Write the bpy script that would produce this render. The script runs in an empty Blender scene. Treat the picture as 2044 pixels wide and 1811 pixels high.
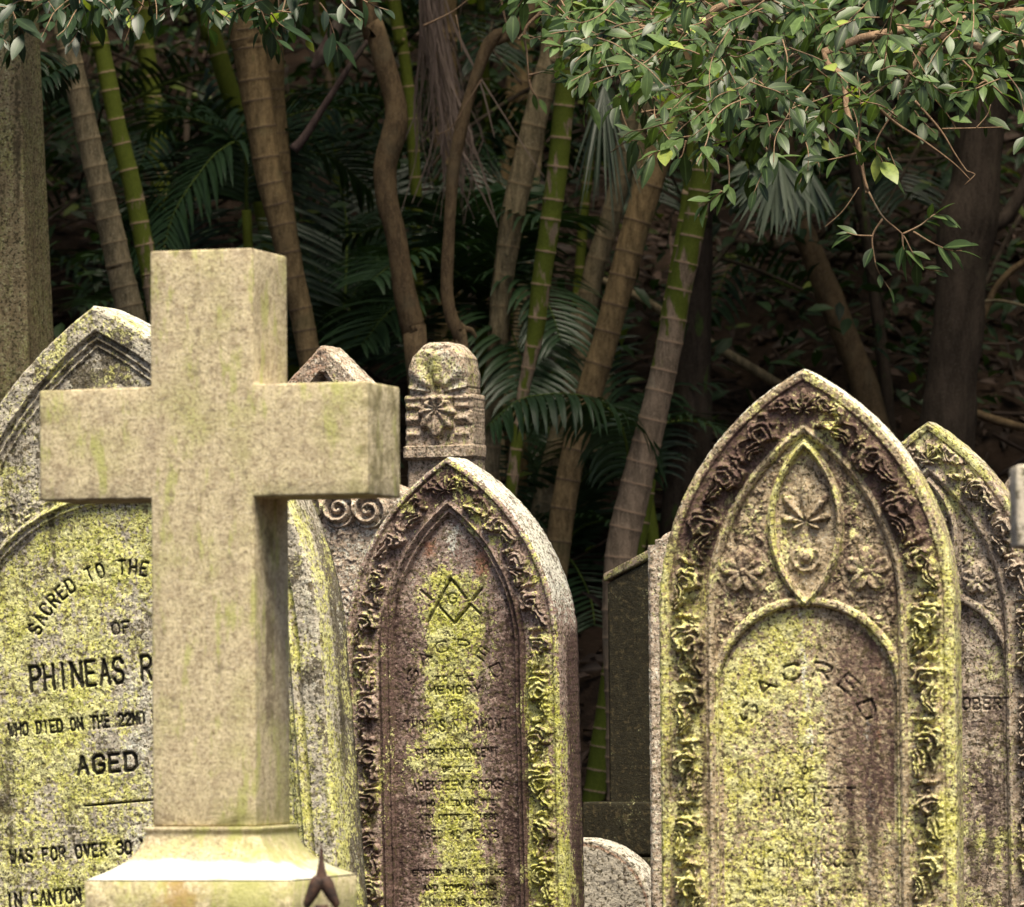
import bpy, math, random
import numpy as np
from mathutils import Vector, Matrix

# ------------------------------------------------------------ camera, world, sun, exposure
SC = bpy.context.scene
COL = SC.collection
FPX = 11000.0            # focal length in units of a 2044 px wide picture
EYE = 1.60
PITCH = math.atan(519.0 / FPX)
cam_rot = Matrix.Rotation(math.pi / 2 + PITCH, 3, 'X') @ Matrix.Rotation(-0.008, 3, 'Z')
cd = bpy.data.cameras.new('camera')
cam = bpy.data.objects.new('camera', cd)
COL.objects.link(cam)
cam.matrix_world = Matrix.Translation((0, 0, EYE)) @ cam_rot.to_4x4()
cd.sensor_width = 36.0
cd.lens = 36.0 * FPX / 2044.0
cd.clip_start = 0.5
cd.clip_end = 400
cd.dof.use_dof = True
cd.dof.focus_distance = 14.0
cd.dof.aperture_fstop = 9.5
SC.camera = cam

SUN_DIR = Vector((0.12, -0.44, 1.0)).normalized()
w = bpy.data.worlds.new('World')
SC.world = w
w.use_nodes = True
nt = w.node_tree
nt.nodes.clear()
sky = nt.nodes.new('ShaderNodeTexSky')
sky.sky_type = 'NISHITA'
sky.sun_disc = False
sky.sun_elevation = math.asin(SUN_DIR.z)
sky.sun_rotation = math.atan2(SUN_DIR.x, SUN_DIR.y)
sky.dust_density = 4.0
sky.air_density = 1.0
sky.ozone_density = 0.6
bgn = nt.nodes.new('ShaderNodeBackground')
bgn.inputs['Strength'].default_value = 0.068
wo = nt.nodes.new('ShaderNodeOutputWorld')
nt.links.new(sky.outputs[0], bgn.inputs[0])
nt.links.new(bgn.outputs[0], wo.inputs[0])

sl = bpy.data.lights.new('sun', 'SUN')
sl.energy = 4.0
sl.angle = math.radians(26)
sl.color = (1.0, 0.91, 0.72)
so = bpy.data.objects.new('sun', sl)
COL.objects.link(so)
so.rotation_euler = (-SUN_DIR).to_track_quat('-Z', 'Y').to_euler()
so.location = (0, 0, 12)

SC.view_settings.view_transform = 'Standard'
SC.view_settings.look = 'None'
SC.view_settings.gamma = 1.0
SC.view_settings.exposure = 1.12
SC.cycles.max_bounces = 6
SC.cycles.transparent_max_bounces = 8

CAMP = Vector((0, 0, EYE))


def P(u, v, D):
    d = cam_rot @ Vector(((u - 1022.0) / FPX, (905.5 - v) / FPX, -1.0))
    return CAMP + d * D


def px(D):
    return D / FPX


# ------------------------------------------------------------ noise and mesh helpers
def hsh(ix, iy, seed):
    h = (ix.astype(np.int64) * 374761393 + iy.astype(np.int64) * 668265263 + seed * 1274126177) & 0x7fffffff
    h = ((h ^ (h >> 13)) * 1274126177) & 0x7fffffff
    h = h ^ (h >> 16)
    return (h & 0xffff) / 65535.0


def vn(x, y, seed=0):
    x = np.asarray(x, float); y = np.asarray(y, float)
    ix = np.floor(x); iy = np.floor(y)
    fx = x - ix; fy = y - iy
    fx = fx * fx * (3 - 2 * fx); fy = fy * fy * (3 - 2 * fy)
    a = hsh(ix, iy, seed); b = hsh(ix + 1, iy, seed); c = hsh(ix, iy + 1, seed); d = hsh(ix + 1, iy + 1, seed)
    return (a * (1 - fx) + b * fx) * (1 - fy) + (c * (1 - fx) + d * fx) * fy


def fbm(x, y, seed=0, octs=4):
    s = 0; a = 0.5; t = 0
    for i in range(octs):
        s = s + a * vn(x * 2 ** i + 17.3 * i, y * 2 ** i - 9.1 * i, seed + i * 31)
        t += a; a *= 0.5
    return s / t


def ss(a, b, x):
    t = np.clip((x - a) / (b - a), 0, 1)
    return t * t * (3 - 2 * t)


def mk(name, V, F, mat, parent=None, attrs=None, smooth=True):
    """V (N,3); F (M,4) or (M,3) arrays or a list of both kinds"""
    V = np.asarray(V, np.float32)
    Fs = F if isinstance(F, list) else [F]
    Fs = [np.asarray(f, np.int32) for f in Fs if len(f)]
    me = bpy.data.meshes.new(name)
    loops = np.concatenate([f.ravel() for f in Fs])
    tot = np.concatenate([np.full(len(f), f.shape[1], np.int32) for f in Fs])
    start = np.concatenate([[0], np.cumsum(tot)[:-1]]).astype(np.int32)
    me.vertices.add(len(V)); me.vertices.foreach_set('co', V.ravel())
    me.loops.add(len(loops)); me.loops.foreach_set('vertex_index', loops)
    me.polygons.add(len(tot)); me.polygons.foreach_set('loop_start', start)
    me.polygons.foreach_set('loop_total', tot)
    me.update(calc_edges=True)
    me.validate()
    if smooth:
        me.polygons.foreach_set('use_smooth', np.ones(len(me.polygons), bool))
    if attrs:
        for k, a in attrs.items():
            at = me.attributes.new(k, 'FLOAT', 'POINT')
            at.data.foreach_set('value', np.asarray(a, np.float32).ravel())
    me.materials.append(mat)
    o = bpy.data.objects.new(name, me)
    COL.objects.link(o)
    if parent:
        o.parent = parent
    return o


def thing(name, label, cat, mw=None, group=None):
    o = bpy.data.objects.new(name, None)
    o.empty_display_size = 0.1
    COL.objects.link(o)
    if mw is not None:
        o.matrix_world = mw
    o['label'] = label; o['category'] = cat
    if group:
        o['group'] = group
    return o


def tag(o, label, cat=None, group=None, kind=None):
    o['label'] = label
    if cat: o['category'] = cat
    if group: o['group'] = group
    if kind: o['kind'] = kind
    return o


class MB:
    def __init__(s):
        s.V = []; s.Q = []; s.T = []; s.A = {}; s.n = 0

    def add(s, V, Q=None, T=None, **attrs):
        V = np.asarray(V, float).reshape(-1, 3)
        s.V.append(V)
        if Q is not None and len(Q): s.Q.append(np.asarray(Q, int) + s.n)
        if T is not None and len(T): s.T.append(np.asarray(T, int) + s.n)
        for k, a in attrs.items():
            s.A.setdefault(k, []).append((s.n, np.broadcast_to(np.asarray(a, float), (len(V),))))
        s.n += len(V)

    def build(s, name, mat, parent=None, smooth=True, org=None):
        V = np.concatenate(s.V)
        if org is not None:
            V = V - np.array(org)
        F = []
        if s.Q: F.append(np.concatenate(s.Q))
        if s.T: F.append(np.concatenate(s.T))
        at = {}
        for k, lst in s.A.items():
            a = np.zeros(s.n)
            for st, v in lst: a[st:st + len(v)] = v
            at[k] = a
        return mk(name, V, F, mat, parent, at, smooth)


def resample(pts, rad, n):
    pts = np.array([list(p) for p in pts], float); rad = np.array(rad, float)
    # Catmull-Rom through the points
    m = len(pts)
    if m < 3:
        t = np.linspace(0, 1, n)[:, None]
        return pts[0] * (1 - t) + pts[-1] * t, rad[0] * (1 - t[:, 0]) + rad[-1] * t[:, 0]
    ext = np.vstack([2 * pts[0] - pts[1], pts, 2 * pts[-1] - pts[-2]])
    seg = np.linalg.norm(np.diff(pts, axis=0), axis=1); cum = np.concatenate([[0], np.cumsum(seg)])
    q = np.linspace(0, cum[-1], n)
    out = np.zeros((n, 3)); ro = np.interp(q, cum, rad)
    for i, s in enumerate(q):
        k = min(np.searchsorted(cum, s, 'right') - 1, m - 2)
        t = (s - cum[k]) / max(seg[k], 1e-9)
        a, b, c, d = ext[k], ext[k + 1], ext[k + 2], ext[k + 3]
        out[i] = 0.5 * ((2 * b) + (-a + c) * t + (2 * a - 5 * b + 4 * c - d) * t * t + (-a + 3 * b - 3 * c + d) * t ** 3)
    return out, ro


def frames(C):
    T = np.gradient(C, axis=0); T /= np.linalg.norm(T, axis=1)[:, None] + 1e-12
    up = np.array([0.0, 1.0, 0.0])
    if abs(T[0] @ up) > 0.9: up = np.array([1.0, 0, 0])
    N = np.zeros_like(T); B = np.zeros_like(T)
    n = up - T[0] * (up @ T[0])
    for i in range(len(C)):
        n = n - T[i] * (n @ T[i]); n /= np.linalg.norm(n) + 1e-12
        N[i] = n; B[i] = np.cross(T[i], n)
    return T, N, B


def tube(mb, C, R, k=10, rough=0.0, seed=0, **attrs):
    C = np.asarray(C, float); R = np.asarray(R, float)
    T, N, B = frames(C)
    n = len(C)
    th = np.linspace(0, 2 * np.pi, k, endpoint=False)
    L = np.concatenate([[0], np.cumsum(np.linalg.norm(np.diff(C, axis=0), axis=1))])
    rr = R[:, None] * np.ones((1, k))
    if rough:
        rm = max(R.mean(), 1e-4)
        rr = rr * (1 + rough * (fbm((np.cos(th) * 1.3)[None, :] + L[:, None] / (rm * 5), (np.sin(th) * 1.3)[None, :] + L[:, None] / (rm * 9) + 5, seed) - 0.5) * 2)
    V = C[:, None, :] + rr[..., None] * (np.cos(th)[None, :, None] * N[:, None, :] + np.sin(th)[None, :, None] * B[:, None, :])
    i = np.arange(n - 1)[:, None] * k; j = np.arange(k)[None, :]; j2 = (j + 1) % k
    Q = np.stack([i + j, i + j2, i + k + j2, i + k + j], -1).reshape(-1, 4)
    V = V.reshape(-1, 3)
    at = {}
    for a, v in attrs.items():
        v = np.asarray(v, float)
        at[a] = np.repeat(v, k) if v.ndim == 1 and len(v) == n else v
    # end caps
    Vc = np.vstack([V, C[0], C[-1]])
    c0, c1 = n * k, n * k + 1
    T3 = [[c0, (jj + 1) % k, jj] for jj in range(k)] + [[c1, (n - 1) * k + jj, (n - 1) * k + (jj + 1) % k] for jj in range(k)]
    for a in at:
        if np.ndim(at[a]): at[a] = np.concatenate([at[a], [at[a][0], at[a][-1]]])
    mb.add(Vc, Q, T3, **at)


# ------------------------------------------------------------ node helpers
class NT:
    def __init__(s, name):
        s.m = bpy.data.materials.new(name); s.m.use_nodes = True
        s.t = s.m.node_tree; s.t.nodes.clear()
        s.out = s.t.nodes.new('ShaderNodeOutputMaterial')
        s.b = s.t.nodes.new('ShaderNodeBsdfPrincipled')
        s.t.links.new(s.b.outputs[0], s.out.inputs[0])
        tc = s.t.nodes.new('ShaderNodeTexCoord'); s.co = tc.outputs['Object']

    def n(s, typ, **kw):
        x = s.t.nodes.new(typ)
        for k, v in kw.items(): setattr(x, k, v)
        return x

    def l(s, a, b): s.t.links.new(a, b)

    def noise(s, scale, detail=4, rough=0.55, vec=None, dist=0.0, stretch=None):
        v = vec or s.co
        if stretch:
            mp = s.n('ShaderNodeMapping'); mp.inputs['Scale'].default_value = stretch
            s.l(v, mp.inputs[0]); v = mp.outputs[0]
        x = s.n('ShaderNodeTexNoise'); x.inputs['Scale'].default_value = scale
        x.inputs['Detail'].default_value = detail; x.inputs['Roughness'].default_value = rough
        x.inputs['Distortion'].default_value = dist
        s.l(v, x.inputs['Vector'])
        return x.outputs[0]

    def attr(s, name):
        x = s.n('ShaderNodeAttribute'); x.attribute_name = name
        return x.outputs['Fac']

    def math(s, op, a, b=None, c=None, clamp=False):
        x = s.n('ShaderNodeMath'); x.operation = op; x.use_clamp = clamp
        for i, v in enumerate([a, b, c]):
            if v is None: continue
            if isinstance(v, (int, float)): x.inputs[i].default_value = v
            else: s.l(v, x.inputs[i])
        return x.outputs[0]

    def step(s, v, lo, hi):
        x = s.n('ShaderNodeMapRange'); x.interpolation_type = 'SMOOTHSTEP'
        s.l(v, x.inputs[0]); x.inputs[1].default_value = lo; x.inputs[2].default_value = hi
        return x.outputs[0]

    def mix(s, f, a, b, blend='MIX'):
        x = s.n('ShaderNodeMix'); x.data_type = 'RGBA'; x.blend_type = blend
        for sock, v in ((x.inputs[0], f), (x.inputs[6], a), (x.inputs[7], b)):
            if isinstance(v, (int, float)): sock.default_value = v
            elif isinstance(v, tuple): sock.default_value = (*v, 1)
            else: s.l(v, sock)
        return x.outputs[2]

    def ramp(s, v, stops):
        x = s.n('ShaderNodeValToRGB'); s.l(v, x.inputs[0])
        e = x.color_ramp.elements
        while len(e) < len(stops): e.new(0.5)
        for i, (p, c) in enumerate(stops):
            e[i].position = p; e[i].color = (*c, 1)
        return x.outputs[0]

    def bump(s, h, strength, dist):
        x = s.n('ShaderNodeBump'); x.inputs['Strength'].default_value = strength; x.inputs['Distance'].default_value = dist
        s.l(h, x.inputs['Height']); s.l(x.outputs[0], s.b.inputs['Normal'])
        return x

    def done(s, col, rough=0.9, spec=0.3):
        if isinstance(col, tuple): s.b.inputs['Base Color'].default_value = (*col, 1)
        else: s.l(col, s.b.inputs['Base Color'])
        if isinstance(rough, (int, float)): s.b.inputs['Roughness'].default_value = rough
        else: s.l(rough, s.b.inputs['Roughness'])
        s.b.inputs['Specular IOR Level'].default_value = spec
        return s.m


def stone_mat(name, base=(0.46, 0.38, 0.26), base2=(0.33, 0.25, 0.17), moss=(0.60, 0.56, 0.20), moss2=(0.27, 0.29, 0.045),
              dark=(0.10, 0.065, 0.055), pale=(0.72, 0.70, 0.60), rust=(0.34, 0.13, 0.06), speck=230.0, ink=None, mossgain=1.0, bump=1.0, soft=0.10):
    m = NT(name)
    M, A = (lambda a, b: m.math('MULTIPLY', a, b)), (lambda a, b: m.math('ADD', a, b))
    ct = lambda a: m.math('SUBTRACT', a, 0.5)
    big = m.noise(7, 4, 0.6)
    mid = m.noise(30, 5, 0.68)
    streak = m.noise(26, 4, 0.65, stretch=(1.5, 1.5, .35))
    grit = m.noise(95, 4, 0.72)
    fine = m.noise(speck, 3, 0.7)
    fine2 = m.noise(speck * 0.5, 4, 0.7)
    c = m.mix(m.step(A(M(mid, .5), M(grit, .5)), 0.40, 0.60), base2, base)
    c = m.mix(M(m.step(fine, 0.50, 0.66), 0.5), c, pale)
    # algae crust, thinned by coarse grains of bare stone
    dk = A(M(m.attr('dark'), 1.3), M(ct(mid), 1.1))
    dk = A(dk, M(ct(streak), .9))
    dk = A(dk, M(ct(fine2), 2.0))
    dk = m.step(dk, 0.36, 0.72)
    dcol = m.mix(m.step(fine, .47, .66), dark, tuple(.55 * a + .45 * b for a, b in zip(base2, dark)))
    c = m.mix(M(dk, 0.93), c, dcol)
    pl = A(m.attr('pale'), M(ct(fine2), 2.2))
    pl = A(pl, A(M(ct(mid), 1.2), M(ct(grit), 1.4)))
    c = m.mix(M(m.step(pl, 0.55, 0.8), .92), c, pale)
    ru = A(m.attr('rust'), A(M(ct(mid), 1.1), M(ct(grit), 1.2)))
    c = m.mix(M(m.step(ru, 0.45, 0.95), 0.7), c, rust)
    # yellow green lichen in cream, yellow and olive
    mo = A(M(m.attr('moss'), mossgain), M(ct(big), 1.9))
    mo = A(mo, M(ct(streak), 1.0))
    mo = A(mo, M(ct(mid), 1.2))
    mo = A(mo, M(ct(grit), 2.0))
    mo = A(mo, M(ct(fine2), 1.6))
    mcol = m.mix(m.step(A(M(grit, .5), M(fine2, .5)), 0.42, 0.56), moss2, moss)
    mcol = m.mix(M(m.step(mid, .45, .62), .55), mcol, tuple(.5 * a + .5 * b for a, b in zip(moss, pale)))
    mcol = m.mix(M(m.step(fine, 0.52, 0.66), 0.7), mcol, (0.90, 0.86, 0.50))
    c = m.mix(m.step(mo, 0.42, 0.62), c, mcol)
    # tiny pits with dirt in them, and larger bare dirty spots
    pit = m.noise(speck * 0.62, 2, 0.6)
    c = m.mix(M(m.step(pit, 0.54, 0.63), 0.9), c, (0.05, 0.042, 0.022))
    run = m.noise(15, 4, 0.6, stretch=(1.6, 1.6, .16))
    rn = A(A(run, M(ct(grit), .5)), A(M(ct(fine2), .5), M(m.attr('dark'), .10)))
    c = m.mix(M(m.step(rn, 0.58, 0.72), 0.85), c, tuple(x * .55 for x in dark))
    sp = m.noise(62, 3, 0.6)
    c = m.mix(M(m.step(A(sp, M(ct(fine2), .6)), 0.55, 0.66), 0.75), c, (0.11, 0.085, 0.045))
    if ink:
        ik = A(m.attr('ink'), M(ct(fine2), 1.4))
        c = m.mix(M(m.step(ik, 0.40, 0.66), ink), c, (0.02, 0.018, 0.015))
    h = A(M(fine, .6), M(fine2, 1.0))
    h = A(h, A(M(grit, .8), M(mid, .8)))
    m.bump(h, 0.45 * bump, 0.006)
    return m.done(c, 0.95, 0.15)


# ------------------------------------------------------------ stroke letters for cut inscriptions
GLY = {
 'A': [[(0,0),(2,6),(4,0)],[(.8,2.2),(3.2,2.2)]], 'B': [[(0,0),(0,6),(2.8,6),(3.6,5.2),(3.6,3.9),(2.8,3.2),(0,3.2)],[(2.8,3.2),(4,2.3),(4,.9),(3,0),(0,0)]],
 'C': [[(4,4.8),(3,6),(1,6),(0,4.8),(0,1.2),(1,0),(3,0),(4,1.2)]], 'D': [[(0,0),(0,6),(2.6,6),(4,4.6),(4,1.4),(2.6,0),(0,0)]],
 'E': [[(3.8,6),(0,6),(0,0),(3.8,0)],[(0,3.1),(3,3.1)]], 'F': [[(3.8,6),(0,6),(0,0)],[(0,3.1),(3,3.1)]],
 'G': [[(4,4.8),(3,6),(1,6),(0,4.8),(0,1.2),(1,0),(3,0),(4,1.2),(4,2.8),(2.4,2.8)]], 'H': [[(0,0),(0,6)],[(4,0),(4,6)],[(0,3.1),(4,3.1)]],
 'I': [[(2,0),(2,6)]], 'J': [[(3.4,6),(3.4,1.2),(2.4,0),(1,0),(.2,1.2)]], 'K': [[(0,0),(0,6)],[(4,6),(0,2.6)],[(1.4,3.6),(4,0)]],
 'L': [[(0,6),(0,0),(3.8,0)]], 'M': [[(0,0),(0,6),(2,2.2),(4,6),(4,0)]], 'N': [[(0,0),(0,6),(4,0),(4,6)]],
 'O': [[(1.1,0),(0,1.3),(0,4.7),(1.1,6),(2.9,6),(4,4.7),(4,1.3),(2.9,0),(1.1,0)]], 'P': [[(0,0),(0,6),(2.9,6),(4,5.1),(4,3.7),(2.9,2.8),(0,2.8)]],
 'R': [[(0,0),(0,6),(2.9,6),(4,5.1),(4,3.8),(2.9,3),(0,3)],[(2,3),(4,0)]],
 'S': [[(4,4.9),(3,6),(1,6),(0,5),(0,3.9),(1,3.2),(3,2.8),(4,2.1),(4,1),(3,0),(1,0),(0,1.1)]], 'T': [[(0,6),(4,6)],[(2,6),(2,0)]],
 'U': [[(0,6),(0,1.2),(1,0),(3,0),(4,1.2),(4,6)]], 'V': [[(0,6),(2,0),(4,6)]], 'W': [[(-.3,6),(.9,0),(2,4.4),(3.1,0),(4.3,6)]],
 'Y': [[(0,6),(2,3),(4,6)],[(2,3),(2,0)]], '2': [[(0,4.8),(1,6),(3,6),(4,4.8),(4,3.8),(0,0),(4,0)]],
 '4': [[(3,0),(3,6),(0,1.8),(4,1.8)]], '0': [[(1.1,0),(0,1.3),(0,4.7),(1.1,6),(2.9,6),(4,4.7),(4,1.3),(2.9,0),(1.1,0)]],
 '6': [[(3.6,5.4),(3,6),(1.2,6),(0,4.4),(0,1.2),(1.1,0),(2.9,0),(4,1.1),(4,2.3),(2.9,3.4),(1,3.4),(0,2.2)]],
 '3': [[(0,5),(1,6),(3,6),(4,5),(4,4),(3,3.2),(1.6,3.2)],[(3,3.2),(4,2.2),(4,1),(3,0),(1,0),(0,1)]],
 '1': [[(1,5),(2,6),(2,0)]], '8': [[(1,3.2),(0,4.2),(0,5),(1,6),(3,6),(4,5),(4,4.2),(3,3.2),(1,3.2),(0,2.2),(0,1),(1,0),(3,0),(4,1),(4,2.2),(3,3.2)]],
}


def text_line(txt, cx, base, h, width, italic=0):
    """strokes in px: centred at cx, baseline base (Y down), cap height h, total width"""
    n = len(txt); pitch = width / n; cw = pitch * 0.66
    out = []
    for i, ch in enumerate(txt):
        x0 = cx - width / 2 + i * pitch + (pitch - cw) / 2
        for st in GLY.get(ch, []):
            out.append([(x0 + p[0] / 4 * cw, base - p[1] / 6 * h) for p in st])
    return out


def text_arc(txt, cx, cy, r, h, a0, a1):
    n = len(txt); out = []
    cw = abs(a1 - a0) / max(n - 1, 1) * r * 0.62
    for i, ch in enumerate(txt):
        a = a0 + (a1 - a0) * i / max(n - 1, 1)
        for st in GLY.get(ch, []):
            q = []
            for p in st:
                lx = (p[0] / 4 - 0.5) * cw; ly = r + p[1] / 6 * h
                q.append((cx + lx * math.cos(a) + ly * math.sin(a), cy - (ly * math.cos(a) - lx * math.sin(a))))
            out.append(q)
    return out


def stroke_dist(X, Y, strokes, wmax):
    """min distance to the strokes, evaluated only near them. Y rows are constant."""
    D = np.full(X.shape, 1e3)
    rows = Y[:, 0]
    for st in strokes:
        for (x1, y1), (x2, y2) in zip(st[:-1], st[1:]):
            r = np.where((rows > min(y1, y2) - wmax) & (rows < max(y1, y2) + wmax))[0]
            if not len(r): continue
            sl_ = slice(r[0], r[-1] + 1)
            xs = X[sl_]; ys = Y[sl_]
            mk_ = (xs > min(x1, x2) - wmax) & (xs < max(x1, x2) + wmax)
            if not mk_.any(): continue
            xx = xs[mk_]; yy = ys[mk_]
            dx, dy = x2 - x1, y2 - y1
            t = np.clip(((xx - x1) * dx + (yy - y1) * dy) / (dx * dx + dy * dy + 1e-9), 0, 1)
            d = np.hypot(xx - x1 - t * dx, yy - y1 - t * dy)
            sub = D[sl_]; cur = sub[mk_]
            sub[mk_] = np.minimum(cur, d)
    return D


# ------------------------------------------------------------ carved motifs (heights in px)
def arch_w(Y, W, Ys):
    R = (W * W + Ys * Ys) / (2 * W)
    w_ = np.where(Y < Ys, (W - R) + np.sqrt(np.maximum(R * R - (Ys - Y) ** 2, 0)), W)
    return np.maximum(w_, 0.4)


def arch_d(X, Y, W, Ys):
    R = (W * W + Ys * Ys) / (2 * W)
    ax = np.abs(X)
    dd = R - np.hypot(ax + (R - W), Ys - Y)
    return np.where(Y < Ys, dd, W - ax)


def arch_s(X, Y, W, Ys):
    R = (W * W + Ys * Ys) / (2 * W)
    a0 = math.atan2(Ys, R - W)
    a = np.arctan2(Ys - Y, np.abs(X) + (R - W))
    return np.where(Y < Ys, R * (a0 - a), R * a0 + (Y - Ys))


def curls(s, t, L, b, seed):
    """running acanthus work: s along, t across (px, 0 at band centre), L repeat, b half band; returns 0..1"""
    ws = s + (fbm(s / 20, t / 20, seed, 2) - .5) * 15; wt = t + (fbm(s / 20 + 50, t / 20, seed + 7, 2) - .5) * 15
    k = np.floor(ws / L); a = ws - (k + .5) * L
    fl = np.where(np.mod(k, 2) < 1, 1.0, -1.0)
    j1 = hsh(k, k * 0 + 3, seed) - .5; j2 = hsh(k, k * 0 + 4, seed) - .5
    rad0 = min(L * .36, b * .95)
    # scroll: ridges arched over an off-centre eye, edge scalloped
    cx = -L * .16 + 6 * j1; cy = fl * b * .10 + 6 * j2
    dx = a - cx; dy = wt - cy
    r = np.hypot(dx, dy); ph = np.arctan2(dy * fl, dx)
    ex = dx - rad0 * .30; ey = dy + fl * rad0 * .25
    re = np.hypot(ex, ey * .9)
    rad = rad0 * (1.0 + .3 * j2) * (.88 + .13 * np.cos(ph * 6 + 3 * j1))
    env = ss(rad, rad * .80, r)
    rid = .5 + .5 * np.cos(2 * np.pi * re / (rad0 * .36) + .6 * np.sin(ph * 2))
    out = env * (.56 + .40 * rid) * (1 - .75 * np.exp(-(re / 4.2) ** 2))
    # leaf that trails from it, fluted lengthwise
    lx = a - L * .20; ly = wt + fl * (b * .30 + .012 * lx * lx)
    lw = b * .48 * np.sqrt(np.clip(1 - (lx / (L * .24)) ** 2, 0, 1)) * (.85 + .15 * np.cos(lx * .55))
    le = ss(lw, lw * .65 - .1, np.abs(ly)) * (lw > 2)
    out = np.maximum(out, le * (.62 + .26 * np.cos(ly * .75 + lx * .12)))
    # bead between the repeats
    q = ws - np.round(ws / L) * L
    bead = np.exp(-((q / (4.5)) ** 4 + ((wt - 3 * j1) / (b * .52)) ** 4))
    out = np.maximum(out, bead * (.62 + .2 * np.cos(wt * .8)))
    # stem
    stem = np.exp(-((wt - b * .45 * np.sin(2 * np.pi * ws / L)) / 3.2) ** 2) * .38
    out = np.maximum(out, stem)
    wear = .68 + .42 * fbm(s / 22, t / 22, seed + 90, 3)
    return np.clip(out * wear + (fbm(s / 4.5, t / 4.5, seed + 40, 2) - .5) * .28 * (out > .1), 0, 1.1)


def rosette(X, Y, cx, cy, R, n, rot=0.0):
    dx = X - cx; dy = Y - cy; r = np.hypot(dx, dy); p = np.arctan2(dy, dx) + rot
    c = np.abs(np.cos(p * n / 2))
    rad = R * (.38 + .62 * c ** .6)
    pet = ss(rad, rad * .8, r) * (.45 + .5 * np.sin(np.clip(r / R, 0, 1) * np.pi) - .25 * np.exp(-((c - 1) * 9) ** 2) * (r < R))
    return np.maximum(pet, np.exp(-(r / (R * .2)) ** 4) * .95)


def palmette(X, Y, cx, cy, R):
    dx = X - cx; dy = cy - Y
    r = np.hypot(dx * 1.15, dy); p = np.arctan2(dx, dy)
    lob = R * (.55 + .45 * np.cos(p * .9)) * (.80 + .20 * np.cos(p * 9))
    m_ = ss(lob, lob * .8, r) * (np.abs(p) < 2.4)
    return m_ * (.5 + .45 * np.cos(p * 9)) * ss(0, R * .15, r)


def leaf_tex(X, Y, sc, seed):
    """tangled foliage filling a field"""
    wx = X + (fbm(X / sc, Y / sc, seed) - .5) * sc * 1.6; wy = Y + (fbm(X / sc + 9, Y / sc, seed + 3) - .5) * sc * 1.6
    a = np.sin(wx / sc * 2.6) * np.sin(wy / sc * 2.2 + np.sin(wx / sc * 1.3) * 1.5)
    b = np.abs(fbm(wx / sc * 1.7, wy / sc * 1.7, seed + 5, 3) - .5) * 4
    return np.clip(.5 + .45 * a, 0, 1) * np.clip(b, .2, 1)


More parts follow.
